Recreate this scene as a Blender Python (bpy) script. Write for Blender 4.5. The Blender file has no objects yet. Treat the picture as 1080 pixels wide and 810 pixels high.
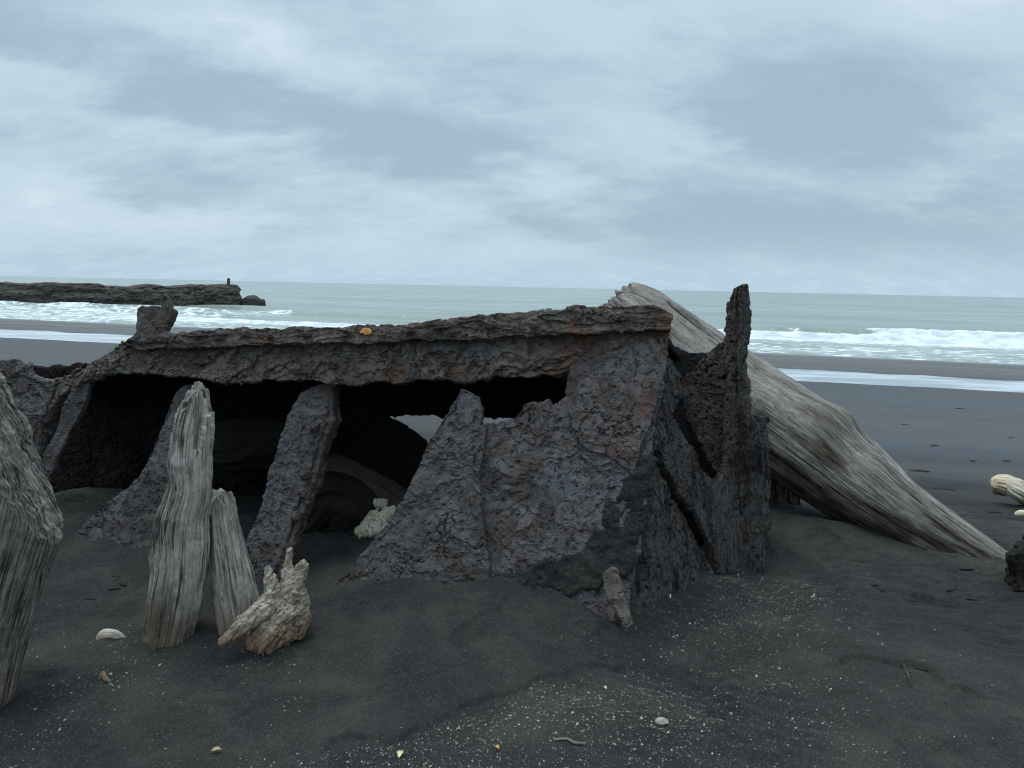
import bpy, bmesh, math
import numpy as np
from mathutils import Matrix, Vector

SC = bpy.context.scene
COL = SC.collection
R = math.radians
rng = np.random.default_rng(7)

# ------------------------------------------------------------------ camera
F = 780.0
CAMH = 1.5
PITCH, ROLL = 7.5, 1.22
cam_d = bpy.data.cameras.new('camera'); cam = bpy.data.objects.new('camera', cam_d); COL.objects.link(cam)
cam_d.sensor_width = 36.0; cam_d.lens = 36.0 * F / 1080.0
cam_d.clip_start = 0.05; cam_d.clip_end = 60000
Mc = Matrix.Translation((0, 0, CAMH)) @ Matrix.Rotation(R(90 - PITCH), 4, 'X') @ Matrix.Rotation(R(ROLL), 4, 'Z')
cam.matrix_world = Mc
SC.camera = cam
RM = np.array(Mc.to_3x3()); CP = np.array([0, 0, CAMH])

def ray(px, py):
    d = RM @ np.array([(px - 540) / F, -(py - 405) / F, -1.0])
    return d
def at(px, py, Y):
    d = ray(px, py); return CP + d * (Y / d[1])
def gnd(px, py, z=0.0):
    d = ray(px, py); return CP + d * ((z - CAMH) / d[2])
class Plane:
    def __init__(s, a, b, c):
        s.p = at(*a); q = at(*b); r = at(*c)
        n = np.cross(q - s.p, r - s.p); n /= np.linalg.norm(n)
        if n[1] < 0: n = -n
        s.n = n                                  # points away from the camera
    def pt(s, px, py):
        d = ray(px, py); t = np.dot(s.p - CP, s.n) / np.dot(d, s.n); return CP + d * t

# ------------------------------------------------------------------ noise
def _h(ix, iy, iz, seed):
    h = (ix.astype(np.uint32) * np.uint32(374761393) + iy.astype(np.uint32) * np.uint32(668265263)
         + iz.astype(np.uint32) * np.uint32(2147483647) + np.uint32(seed * 2654435761 & 0xffffffff))
    h = (h ^ (h >> np.uint32(13))) * np.uint32(1274126177)
    h = (h ^ (h >> np.uint32(16))) * np.uint32(2246822519)
    return h ^ (h >> np.uint32(15))
_G = rng.normal(size=(256, 3)); _G /= np.linalg.norm(_G, axis=1)[:, None]
_G = _G.astype(np.float32)
def perlin(p, seed=0):
    p = np.asarray(p, dtype=np.float64); out = np.empty(len(p), dtype=np.float32)
    for s in range(0, len(p), 400000):
        q = p[s:s + 400000]; i = np.floor(q).astype(np.int64); f = (q - i).astype(np.float32)
        u = f * f * f * (f * (f * 6 - 15) + 10); acc = 0
        for dx in (0, 1):
            wx = u[:, 0] if dx else 1 - u[:, 0]
            for dy in (0, 1):
                wy = u[:, 1] if dy else 1 - u[:, 1]
                for dz in (0, 1):
                    wz = u[:, 2] if dz else 1 - u[:, 2]
                    g = _G[_h(i[:, 0] + dx, i[:, 1] + dy, i[:, 2] + dz, seed) & np.uint32(255)]
                    acc = acc + wx * wy * wz * (g[:, 0] * (f[:, 0] - dx) + g[:, 1] * (f[:, 1] - dy) + g[:, 2] * (f[:, 2] - dz))
        out[s:s + 400000] = acc * 1.6
    return out
def fbm(p, oct=4, seed=0, gain=.5):
    p = np.asarray(p, dtype=np.float64); a = 1.0; s = 0; t = 0
    for o in range(oct):
        s = s + a * perlin(p * (2.03 ** o), seed + o * 17); t += a; a *= gain
    return s / t
def sst(a, b, x):
    t = np.clip((x - a) / (b - a), 0, 1); return t * t * (3 - 2 * t)
def terrace(h, n):
    x = h * n; k = np.floor(x); return (k + sst(.35, .65, x - k)) / n

# ------------------------------------------------------------------ mesh helpers
def mesh_np(name, co, quads, attrs=None, smooth=True, tris=None):
    me = bpy.data.meshes.new(name)
    co = np.asarray(co, dtype=np.float32)
    fq = np.asarray(quads, dtype=np.int32).reshape(-1, 4) if quads is not None else np.zeros((0, 4), np.int32)
    ft = np.asarray(tris, dtype=np.int32).reshape(-1, 3) if tris is not None else np.zeros((0, 3), np.int32)
    me.vertices.add(len(co)); me.vertices.foreach_set('co', co.ravel())
    lv = np.concatenate([fq.ravel(), ft.ravel()]); nf = len(fq) + len(ft)
    me.loops.add(len(lv)); me.loops.foreach_set('vertex_index', lv)
    me.polygons.add(nf)
    ls = np.concatenate([np.arange(len(fq)) * 4, len(fq) * 4 + np.arange(len(ft)) * 3]).astype(np.int32)
    me.polygons.foreach_set('loop_start', ls)
    me.update(calc_edges=True)
    me.polygons.foreach_set('use_smooth', np.full(nf, smooth))
    for k, v in (attrs or {}).items():
        v = np.asarray(v, dtype=np.float32)
        if v.ndim == 1:
            a = me.attributes.new(k, 'FLOAT', 'POINT'); a.data.foreach_set('value', v)
        else:
            a = me.attributes.new(k, 'FLOAT_VECTOR', 'POINT'); a.data.foreach_set('vector', v.ravel())
    me.validate()
    return me
def get_co(me):
    c = np.empty(len(me.vertices) * 3, np.float32); me.vertices.foreach_get('co', c); return c.reshape(-1, 3).astype(np.float64)
def set_co(me, c):
    me.vertices.foreach_set('co', np.asarray(c, np.float32).ravel()); me.update()
def get_no(me):
    n = np.empty(len(me.vertices) * 3, np.float32); me.vertex_normals.foreach_get('vector', n); return n.reshape(-1, 3).astype(np.float64)
def grid_quads(nu, nv, wrap_v=False):
    i = np.arange(nu - 1)[:, None]; j = np.arange(nv if wrap_v else nv - 1)[None, :]
    j2 = (j + 1) % nv
    return np.stack([i * nv + j, (i + 1) * nv + j, (i + 1) * nv + j2, i * nv + j2], -1).reshape(-1, 4)
def tag(o, label=None, cat=None, group=None, kind=None):
    if label: o['label'] = label
    if cat: o['category'] = cat
    if group: o['group'] = group
    if kind: o['kind'] = kind
    return o
def add(name, me, mat, parent=None, base=None):
    """link a mesh given in world coordinates, with its origin at base (or at its parent's)"""
    o = bpy.data.objects.new(name, me); COL.objects.link(o)
    if parent is not None:
        b = np.array(parent['_base']); o.parent = parent
    else:
        b = np.array(base if base is not None else (0, 0, 0)); o.location = Vector(b)
    set_co(me, get_co(me) - b)
    me.materials.clear(); me.materials.append(mat)
    if parent is None: o['_base'] = list(map(float, b))
    return o
def empty(name, base):
    o = bpy.data.objects.new(name, None); COL.objects.link(o); o.location = Vector(base); o['_base'] = list(map(float, base)); o.empty_display_size = .2
    return o

def resample(pts, step):
    out = []
    n = len(pts)
    for i in range(n):
        a, b = pts[i], pts[(i + 1) % n]; k = max(1, int(np.linalg.norm(b - a) / step))
        for j in range(k): out.append(a + (b - a) * j / k)
    return np.array(out)
def prism_bm(bm, pts, n, thick, rag=.01, seed=0, step=.018):
    pts = resample(np.array(pts), step)
    ctr = np.roll(pts, -1, 0) - np.roll(pts, 1, 0)
    side = np.cross(ctr, n); side /= (np.linalg.norm(side, axis=1)[:, None] + 1e-9)
    j = (fbm(pts * 9, 3, seed) * 1.6 + perlin(pts * 45, seed + 5) * .5) * rag
    pts = pts + side * j[:, None]
    f = [bm.verts.new(p) for p in pts]; b = [bm.verts.new(p + n * thick) for p in pts]
    k = len(f)
    faces = [bm.faces.new(f), bm.faces.new(b[::-1])]
    for i in range(k): bm.faces.new((f[(i + 1) % k], f[i], b[i], b[(i + 1) % k]))
    bmesh.ops.triangulate(bm, faces=faces)
    bmesh.ops.recalc_face_normals(bm, faces=bm.faces)
def tube_bm(bm, pts, rad, n=14):
    pts = [Vector(p) for p in pts]; rings = []
    up = Vector((.3, .2, 1)).normalized()
    for i, p in enumerate(pts):
        t = (pts[min(i + 1, len(pts) - 1)] - pts[max(i - 1, 0)]).normalized()
        a = t.cross(up)
        if a.length < .1: a = t.cross(Vector((1, 0, 0)))
        a.normalize(); b = t.cross(a)
        rings.append([bm.verts.new(p + (a * math.cos(2 * math.pi * k / n) + b * math.sin(2 * math.pi * k / n)) * rad[i]) for k in range(n)])
    fs = []
    for r0, r1 in zip(rings, rings[1:]):
        for k in range(n): fs.append(bm.faces.new((r0[k], r0[(k + 1) % n], r1[(k + 1) % n], r1[k])))
    fs.append(bm.faces.new(rings[0][::-1])); fs.append(bm.faces.new(rings[-1]))
    bmesh.ops.recalc_face_normals(bm, faces=fs)
def remesh(bm, vox):
    me0 = bpy.data.meshes.new('raw'); bm.to_mesh(me0); bm.free()
    o = bpy.data.objects.new('raw', me0); COL.objects.link(o)
    m = o.modifiers.new('r', 'REMESH'); m.mode = 'VOXEL'; m.voxel_size = vox; m.use_smooth_shade = True
    dg = bpy.context.evaluated_depsgraph_get()
    me = bpy.data.meshes.new_from_object(o.evaluated_get(dg))
    bpy.data.objects.remove(o); bpy.data.meshes.remove(me0)
    return me
def flake(me, seed=0, amp=1.0, grain=(1, 1, 1), rough=0.0, flk=1.0, sh=(0, 4.0, (.15, 0, -1))):
    """scaly layered iron: buckling, stepped flakes, pits"""
    c = get_co(me); n = get_no(me); g = c * np.array(grain)
    w = g + np.stack([fbm(g * 5, 3, seed + 1), fbm(g * 5, 3, seed + 2), fbm(g * 5, 3, seed + 3)], 1) * .10
    d = fbm(c * 3.0, 3, seed) * .020
    big = fbm(w * 3.4, 6, seed + 30, .52) * .5 + .5
    x = big * 6.5; k = np.floor(x); fr = x - k                     # layered scale: flat sheets with torn edges
    d += ((k + sst(.44, .52, fr)) / 6.5 - .5) * .085 * flk + (fr - .5) * .006
    m2 = sst(-.05, .2, fbm(c * 3.3, 2, seed + 77))
    fl = fbm(w * np.array([8, 8, 11]), 6, seed + 40, .55) * .5 + .5
    x = fl * 6; k = np.floor(x); d += ((k + sst(.44, .54, x - k)) / 6 - .5) * .034 * m2 * flk
    cr = np.abs(fbm(w * 2.6, 6, seed + 60, .58))
    d -= .020 * np.exp(-(cr / .007) ** 2) * sst(-.02, .2, fbm(c * 2.6, 2, seed + 66))
    if sh[0] > 0:
        for k_, (fq, am) in enumerate(((1.0, 1.0), (2.3, .55))):
            x = (c @ np.array(sh[2])) * sh[1] * fq + 2.4 * fbm(w * 2.3 * fq, 6, seed + 91 + k_, .56); fr = x - np.floor(x)
            d += sh[0] * am * (sst(0, .95, fr) * (1 - sst(.955, .995, fr)) - .45) * sst(-.25, .12, fbm(c * 2.5 * fq, 3, seed + 95 + k_))
    d += fbm(c * 40, 4, seed + 50, .65) * (.0013 + .0034 * rough) + fbm(c * 14, 3, seed + 52) * .0015
    d -= .007 * sst(.34, .55, perlin(c * 38, seed + 70)) * (1 + rough)
    set_co(me, c + n * (d * amp)[:, None])
    me.polygons.foreach_set('use_smooth', np.zeros(len(me.polygons), bool))
    return me
def plate(name, outline, plane, thick, mat, parent, seed, vox=.007, amp=1.0, rag=.012, extra=None, base=None, grain=(1, 1, 1), off=0.0, rough=0.0, flk=1.0, sh=(.007, 4.0, (.15, 0, -1))):
    bm = bmesh.new()
    prism_bm(bm, [plane.pt(*p) + plane.n * off for p in outline], plane.n, thick, rag, seed)
    if extra: extra(bm)
    me = remesh(bm, vox); flake(me, seed, amp, grain, rough, flk, sh)
    return add(name, me, mat, parent, base)

# ------------------------------------------------------------------ node helpers
class NT:
    def __init__(s, name, world=False):
        s.m = bpy.data.worlds.new(name) if world else bpy.data.materials.new(name)
        s.m.use_nodes = True; s.t = s.m.node_tree; s.t.nodes.clear()
    def n(s, ty, **kw):
        nd = s.t.nodes.new(ty)
        for k, v in kw.items():
            if k[0] == '_': setattr(nd, k[1:], v)
        for k, v in kw.items():
            if k[0] != '_': s.put(nd.inputs[k.replace('__', ' ')] if not k.startswith('i') or not k[1:].isdigit() else nd.inputs[int(k[1:])], v)
        return nd
    def put(s, sock, v):
        if hasattr(v, 'node'): s.t.links.new(v, sock)
        elif isinstance(v, (int, float)) and sock.type == 'RGBA': sock.default_value = (v, v, v, 1)
        elif isinstance(v, tuple) and len(v) == 3 and sock.type == 'RGBA': sock.default_value = (*v, 1)
        else: sock.default_value = v
    def noise(s, vec, scale, detail=4, rough=.55, dist=0.0):
        return s.n('ShaderNodeTexNoise', Vector=vec, Scale=scale, Detail=detail, Roughness=rough, Distortion=dist).outputs['Fac']
    def math(s, op, a, b=0.0, c=0.0, clamp=False):
        nd = s.n('ShaderNodeMath', _operation=op, _use_clamp=clamp, i0=a, i1=b, i2=c); return nd.outputs[0]
    def vmath(s, op, a, b):
        return s.n('ShaderNodeVectorMath', _operation=op, i0=a, i1=b).outputs[0]
    def ss(s, x, a, b, lo=0.0, hi=1.0):
        nd = s.n('ShaderNodeMapRange', _interpolation_type='SMOOTHSTEP', i0=x, i1=a, i2=b, i3=lo, i4=hi); return nd.outputs[0]
    def mix(s, f, a, b, mode='MIX'):
        nd = s.n('ShaderNodeMix', _data_type='RGBA', _blend_type=mode)
        s.put(nd.inputs[0], f); s.put(nd.inputs[6], a); s.put(nd.inputs[7], b); return nd.outputs[2]
    def scale(s, vec, v):
        return s.n('ShaderNodeMapping', Vector=vec, Scale=v).outputs[0]
    def bump(s, h, dist, strength=1.0, normal=None):
        nd = s.n('ShaderNodeBump', Height=h, Distance=dist, Strength=strength)
        if normal is not None: s.put(nd.inputs['Normal'], normal)
        return nd.outputs[0]
    def out(s, color, rough, normal=None, spec=.5, metal=0.0):
        p = s.n('ShaderNodeBsdfPrincipled', Base__Color=color, Roughness=rough, Metallic=metal)
        p.inputs['Specular IOR Level'].default_value = spec
        if normal is not None: s.put(p.inputs['Normal'], normal)
        o = s.n('ShaderNodeOutputMaterial'); s.t.links.new(p.outputs[0], o.inputs[0]); return p

def rust_mat(name, base, grey, blue, brown, orange_amt=.5, bumpy=1.0, gs=(1, 1, 1), spec=.22):
    t = NT(name); v = t.n('ShaderNodeNewGeometry').outputs['Position']
    if gs != (1, 1, 1): v = t.scale(v, gs)
    n1 = t.noise(v, 4.5, 8, .66, .5); n2 = t.noise(v, 2.6, 8, .64, .9); n3 = t.noise(v, 30, 6, .7); n4 = t.noise(v, 6.5, 8, .66, 1.0); n5 = t.noise(v, 120, 4, .65)
    vz = t.scale(v, (1, 1, .38)); n6 = t.noise(t.vmath('ADD', vz, (7.3, 1.1, 4.2)), 3.6, 8, .66, .6)
    c = t.mix(t.ss(n1, .41, .53), base, grey)
    c = t.mix(t.math('MULTIPLY', t.ss(n2, .52, .63), .8), c, blue)
    c = t.mix(t.math('MULTIPLY', t.ss(n4, .50, .62), .8), c, brown)
    c = t.mix(t.math('MULTIPLY', t.ss(n6, .56, .66), orange_amt), c, t.mix(t.ss(n3, .4, .6), (.10, .038, .018), (.20, .085, .035)))
    c = t.mix(t.ss(n3, .42, .68, .0, .75), c, t.mix(.7, c, (.012, .010, .010)))
    c = t.mix(t.ss(n5, .52, .75, 0, .45), c, (.20, .185, .18))
    wv = t.vmath('ADD', v, t.vmath('MULTIPLY', t.n('ShaderNodeTexNoise', Vector=v, Scale=9.0, Detail=5.0, Roughness=.6).outputs['Color'], (.10, .10, .10)))
    a_ = t.math('ABSOLUTE', t.math('SUBTRACT', t.noise(wv, 5.5, 4, .5), .5)); b_ = t.math('ABSOLUTE', t.math('SUBTRACT', t.noise(t.vmath('ADD', wv, (4, 2, 7)), 13, 3, .5), .5))
    ck = t.math('MAXIMUM', t.math('MULTIPLY', t.ss(a_, 0, .010, 1, 0), t.ss(n2, .47, .56)), t.math('MULTIPLY', t.ss(b_, 0, .018, 1, 0), t.ss(n1, .50, .60)))
    pit = t.ss(t.noise(v, 55, 3, .5), .64, .70)
    ck = t.math('MAXIMUM', ck, t.math('MULTIPLY', pit, .7))
    c = t.mix(t.math('MULTIPLY', ck, .6), c, (.010, .009, .009))
    h = t.math('ADD', t.math('MULTIPLY', n3, 1.0), t.math('MULTIPLY', n5, .30))
    h = t.math('SUBTRACT', t.math('ADD', h, t.math('MULTIPLY', t.noise(v, 11, 6, .7, .6), .25)), t.math('MULTIPLY', ck, .8))
    t.out(c, t.ss(n2, .3, .7, .62, .9), t.bump(h, .0085 * bumpy, .9), spec)
    return t.m
M_iron = rust_mat('rusted_iron', (.068, .056, .052), (.148, .130, .126), (.132, .136, .150), (.095, .064, .052), .38)
M_beam = rust_mat('rusted_beam_iron', (.066, .049, .040), (.140, .115, .098), (.108, .102, .098), (.112, .064, .043), .65)
M_rib = rust_mat('rib_iron', (.068, .060, .058), (.120, .110, .108), (.110, .116, .130), (.078, .060, .050), .12)
M_inner_shade = rust_mat('inner_iron_shade', (.010, .009, .009), (.018, .016, .016), (.018, .018, .019), (.018, .014, .012), .1, spec=.04)  # iron copy blackened in colour to paint the hollow's shade
M_end = rust_mat('end_plate_iron', (.022, .019, .018), (.105, .094, .086), (.075, .077, .080), (.085, .055, .045), .25, 2.0, (1.8, 1.8, .6))
M_red = rust_mat('red_brown_iron', (.062, .045, .038), (.120, .094, .082), (.080, .074, .070), (.110, .066, .050), .3, 1.5)

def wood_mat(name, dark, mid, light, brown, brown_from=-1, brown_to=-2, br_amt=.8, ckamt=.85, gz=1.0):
    t = NT(name)
    gc = t.n('ShaderNodeAttribute', _attribute_name='gc').outputs['Vector']
    al = t.n('ShaderNodeAttribute', _attribute_name='along').outputs['Fac']
    gc = t.vmath('ADD', gc, t.vmath('MULTIPLY', t.vmath('SUBTRACT', t.n('ShaderNodeTexNoise', Vector=gc, Scale=5.0, Detail=3.0).outputs['Color'], (.5, .5, .5)), (.008, .008, .0)))
    g1 = t.noise(t.scale(gc, (80, 80, 1.6 * gz)), 1.0, 5, .7, .15)
    g2 = t.noise(t.scale(gc, (240, 240, 8 * gz)), 1.0, 4, .7, .1)
    def check(k, kz, wd, off, lo, hi):
        a = t.math('ABSOLUTE', t.math('SUBTRACT', t.noise(t.vmath('ADD', t.scale(gc, (k, k, kz)), off), 1.0, 3, .5), .5))
        return t.math('MULTIPLY', t.ss(a, 0.0, wd, 1, 0), t.ss(t.noise(t.vmath('ADD', t.scale(gc, (9, 9, 3)), off), 1.0, 3), lo, hi))
    ck = t.math('MAXIMUM', check(24, .45, .014, (3.1, 0, 5), .40, .54), check(60, 1.2, .030, (0, 8.1, 2), .42, .56))
    n1 = t.noise(gc, 6.0, 4, .6); n2 = t.noise(t.scale(gc, (14, 14, 2.0)), 1.0, 4, .6, .5)
    c = t.mix(t.ss(g1, .26, .56), dark, mid)
    w1 = t.noise(t.scale(gc, (34, 34, 16)), 1.0, 6, .7); w2 = t.noise(t.scale(gc, (120, 120, 55)), 1.0, 4, .7)
    c = t.mix(t.ss(g2, .45, .8, 0, .6), c, light)
    c = t.mix(t.ss(n1, .5, .72, 0, .55), c, light)
    c = t.mix(t.ss(n2, .52, .64, 0, .75), c, t.mix(.35, dark, mid))
    c = t.mix(t.ss(w1, .48, .62, 0, .75), c, t.mix(.55, dark, mid))
    c = t.mix(t.ss(w2, .52, .72, 0, .5), c, light)
    c = t.mix(t.ss(w2, .30, .46, .55, 0), c, dark)
    c = t.mix(t.math('MULTIPLY', ck, ckamt), c, tuple(x * .25 for x in dark))
    b = t.math('ADD', al, t.math('MULTIPLY', t.math('SUBTRACT', n1, .5), .35))
    b = t.math('MULTIPLY', t.ss(b, brown_from, brown_to), br_amt)
    c = t.mix(b, c, t.mix(t.ss(g1, .35, .6), brown, tuple(min(1, x * 1.9) for x in brown)))
    st_ = t.n('ShaderNodeAttribute', _attribute_name='stain_shade').outputs['Fac']
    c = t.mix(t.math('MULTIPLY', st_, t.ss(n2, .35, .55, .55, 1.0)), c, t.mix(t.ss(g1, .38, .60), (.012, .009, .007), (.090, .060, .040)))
    h = t.math('SUBTRACT', t.math('ADD', g1, t.math('MULTIPLY', g2, .5)), t.math('MULTIPLY', ck, 1.2))
    t.out(c, .85, t.bump(h, .007, .9), .25)
    return t.m
M_post = wood_mat('grey_driftwood', (.08, .066, .053), (.37, .33, .28), (.58, .535, .47), (.085, .062, .042), .36, .18, .85, gz=1.8)
M_post2 = wood_mat('grey_driftwood_stained', (.085, .07, .056), (.36, .32, .275), (.57, .52, .455), (.10, .07, .045), .38, .12, gz=1.8)
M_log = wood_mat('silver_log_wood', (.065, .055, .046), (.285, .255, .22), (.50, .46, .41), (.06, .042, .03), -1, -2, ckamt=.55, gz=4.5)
M_pale = wood_mat('pale_driftwood', (.34, .28, .19), (.74, .65, .50), (.84, .79, .68), (.25, .17, .10), .35, .1, .5, .5)
M_root = wood_mat('root_wood', (.13, .095, .062), (.47, .395, .31), (.72, .66, .57), (.16, .095, .048), .58, .22, .8, .35)
M_stump = wood_mat('dark_grey_stump', (.030, .025, .021), (.23, .205, .175), (.42, .385, .335), (.13, .075, .05), .30, .05, .7)
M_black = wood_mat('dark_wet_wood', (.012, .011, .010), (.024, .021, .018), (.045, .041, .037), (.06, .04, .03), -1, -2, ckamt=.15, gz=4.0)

# ------------------------------------------------------------------ wood builders
def catmull(P, n):
    P = np.array(P, float); k = len(P)
    seg = np.concatenate([[0], np.cumsum(np.linalg.norm(np.diff(P[:, :3], axis=0), axis=1))])
    s = np.linspace(0, seg[-1], n); out = np.empty((n, P.shape[1]))
    for q in range(n):
        i = min(max(np.searchsorted(seg, s[q], 'right') - 1, 0), k - 2)
        u = (s[q] - seg[i]) / (seg[i + 1] - seg[i])
        p0, p1, p2, p3 = P[max(i - 1, 0)], P[i], P[i + 1], P[min(i + 2, k - 1)]
        out[q] = .5 * (2 * p1 + (p2 - p0) * u + (2 * p0 - 5 * p1 + 4 * p2 - p3) * u * u + (3 * p1 - p0 - 3 * p2 + p3) * u ** 3)
    return out, s
def trunk(path, ns, nt, seed, crack=.012, lump=.12, jag0=.0, jag1=.03, flat=1.0, crackf=26., round1=.05, round0=.03, twist=0.0, knots=(), shear1=0.0, shear0=0.0, stain_shade=None, facet=.05, chop=None):
    """solid weathered trunk; path rows (x,y,z,r); jagged ends; returns mesh with grain coordinates"""
    P, s = catmull(path, ns); c = P[:, :3]; r = np.maximum(P[:, 3], .004); L = s[-1]
    T = np.gradient(c, axis=0); T /= np.linalg.norm(T, axis=1)[:, None]
    a = np.cross(T[0], [0.13, 1, .21]); a /= np.linalg.norm(a); A = []
    for i in range(ns):
        a = a - T[i] * np.dot(a, T[i]); a /= np.linalg.norm(a); A.append(a.copy())
    A = np.array(A); B = np.cross(T, A)
    th = np.linspace(0, 2 * np.pi, nt, endpoint=False)[None, :] + (s / L * twist)[:, None]
    th0 = np.broadcast_to(np.linspace(0, 2 * np.pi, nt, endpoint=False)[None, :], (ns, nt))
    S = np.broadcast_to(s[:, None], (ns, nt)); RR = np.broadcast_to(r[:, None], (ns, nt)); rm = float(np.mean(r))
    X = np.cos(th0) * rm; Y = np.sin(th0) * rm
    G = np.stack([X.ravel(), Y.ravel(), S.ravel()], 1)
    q = lambda k, kz: G * np.array([k, k, kz])
    rad = 1 + lump * (fbm(q(1.6 / rm * .6, .9 / rm * .35), 3, seed) * 1.6).reshape(ns, nt)
    wq = q(crackf * .55, .5) + (fbm(q(6, 2.0), 2, seed + 7) * .15)[:, None]
    g = np.abs(fbm(wq, 2, seed + 9)); gm = sst(-.05, .25, fbm(q(7, 1.8), 2, seed + 12))
    d = -crack * 2.0 * np.exp(-(g / .04) ** 2) * gm
    g = np.abs(fbm(q(crackf * 1.3, .8), 2, seed + 10)); d -= crack * .8 * np.exp(-(g / .05) ** 2) * sst(-.1, .25, fbm(q(10, 2.5), 2, seed + 13))
    d += crack * .20 * fbm(q(crackf * 3.5, 2), 3, seed + 20)
    d += crack * .12 * fbm(q(crackf * 7, 6), 2, seed + 25)
    x = (fbm(q(crackf * .40, .9), 3, seed + 33) * .5 + .5) * 7; k = np.floor(x)
    d += crack * 1.6 * ((k + sst(.42, .55, x - k)) / 8 - .5)
    d += crack * .6 * fbm(G * 11, 3, seed + 37)
    rr = RR * rad + d.reshape(ns, nt)
    tp = (th0 + .8 * perlin(np.stack([np.cos(th0).ravel() * 1.3, np.sin(th0).ravel() * 1.3, S.ravel() * 1.5 / max(L, .3)], 1), seed + 90).reshape(ns, nt))
    rr = rr * (1 + facet * np.cos(3 * tp + seed) + facet * .7 * np.cos(5 * tp + 2 * seed) + facet * .5 * np.cos(8 * tp + 3 * seed))
    for sh, fromtop in ((shear1, True), (shear0, False)):
        if sh <= 0: continue
        for kk, fr_ in ((2.2, 1.0), (5.5, .5)):
            h_ = perlin(np.stack([np.cos(th0).ravel() * kk, np.sin(th0).ravel() * kk, 0 * S.ravel() + seed * 1.37], 1), seed + 95).reshape(ns, nt)
            h_ = (np.floor((h_ * .9 + .5) * 7) / 7) * sh * fr_ + .03 * sh * perlin(G * 45, seed + 96).reshape(ns, nt)
            e_ = (L - S) if fromtop else S
            rr = rr * (1 - .30 * (1 - sst(h_ - .006, h_ + .006, e_)))
    t0 = S; t1 = L - S
    f0 = np.sqrt(np.clip(1 - (1 - np.clip(t0 / (round0 + 1e-6), 0, 1)) ** 2, 0, 1)); f1 = np.sqrt(np.clip(1 - (1 - np.clip(t1 / (round1 + 1e-6), 0, 1)) ** 2, 0, 1))
    rr = rr * np.maximum(f0 * f1, .02)
    ax = np.zeros((ns, nt))
    j = fbm(np.stack([np.cos(th0).ravel() * rr.ravel() * 16, np.sin(th0).ravel() * rr.ravel() * 16, S.ravel() * .3], 1), 3, seed + 44).reshape(ns, nt) * 1.8
    ax += jag1 * j * sst(L - 3.0 * max(round1, .05) - jag1, L, S) + jag0 * j * (1 - sst(0, 3.0 * max(round0, .05) + jag0, S))
    for (ks, kt, kr, kh) in knots:
        if isinstance(ks, tuple):
            i_ = int(np.argmin(((c - at(*ks)) ** 2).sum(1))); ks = s[i_]; v_ = np.array(kt); kt = math.atan2(v_ @ B[i_], v_ @ A[i_]) - s[i_] / L * twist
            kt = kt % (2 * np.pi)
        dt = np.abs((th0 - kt + np.pi) % (2 * np.pi) - np.pi) * RR; dd = np.sqrt(dt ** 2 + (S - ks) ** 2)
        rr = rr + kh * np.exp(-(dd / kr) ** 2)
    co = c[:, None, :] + A[:, None, :] * (np.cos(th) * rr)[..., None] * 1.0 + B[:, None, :] * (np.sin(th) * rr * flat)[..., None] + T[:, None, :] * ax[..., None]
    co = co.reshape(-1, 3); quads = grid_quads(ns, nt, True)
    if chop is not None:
        cp_, cn_ = chop; dd = (co - cp_) @ cn_
        jg = .022 * fbm(co * np.array([22, 22, 9]), 4, seed + 70) + .030 * (terrace(fbm(co * np.array([9, 9, 4]), 3, seed + 71) * .5 + .5, 6) - .5)
        ex = np.maximum(dd - jg, 0); co = co - cn_ * ex[:, None]
    n0 = len(co); co = np.vstack([co, co[:nt].mean(0), co[n0 - nt:].mean(0)])
    k = np.arange(nt); k2 = (k + 1) % nt
    tris = np.concatenate([np.stack([np.full(nt, n0), k, k2], 1), np.stack([np.full(nt, n0 + 1), n0 - nt + k2, n0 - nt + k], 1)])
    G = np.vstack([G, [0, 0, 0], [0, 0, L]]); al = np.append((S / L).ravel(), [0, 1])
    stn = np.zeros(len(co))
    if stain_shade is not None:
        off = (co[:n0].reshape(ns, nt, 3) - c[:, None, :]); low = -(off[..., 2]) / np.maximum(np.linalg.norm(off, axis=2), 1e-6)  # brown rot patches, with the underside's shade painted in
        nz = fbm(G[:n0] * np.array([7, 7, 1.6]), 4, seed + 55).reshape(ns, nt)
        stn[:n0] = (sst(stain_shade[2], stain_shade[2] + .5, low * .8 + nz * 1.5) * sst(stain_shade[0], stain_shade[0] + .15, S / L) * (1 - sst(stain_shade[1], stain_shade[1] + .1, S / L))).ravel()
    return mesh_np('trunk', co, quads, {'gc': G, 'along': al, 'stain_shade': stn}, True, tris)
def P(px, py, Y, rpx):
    p = at(px, py, Y); return [*p, rpx * Y / F]
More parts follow.
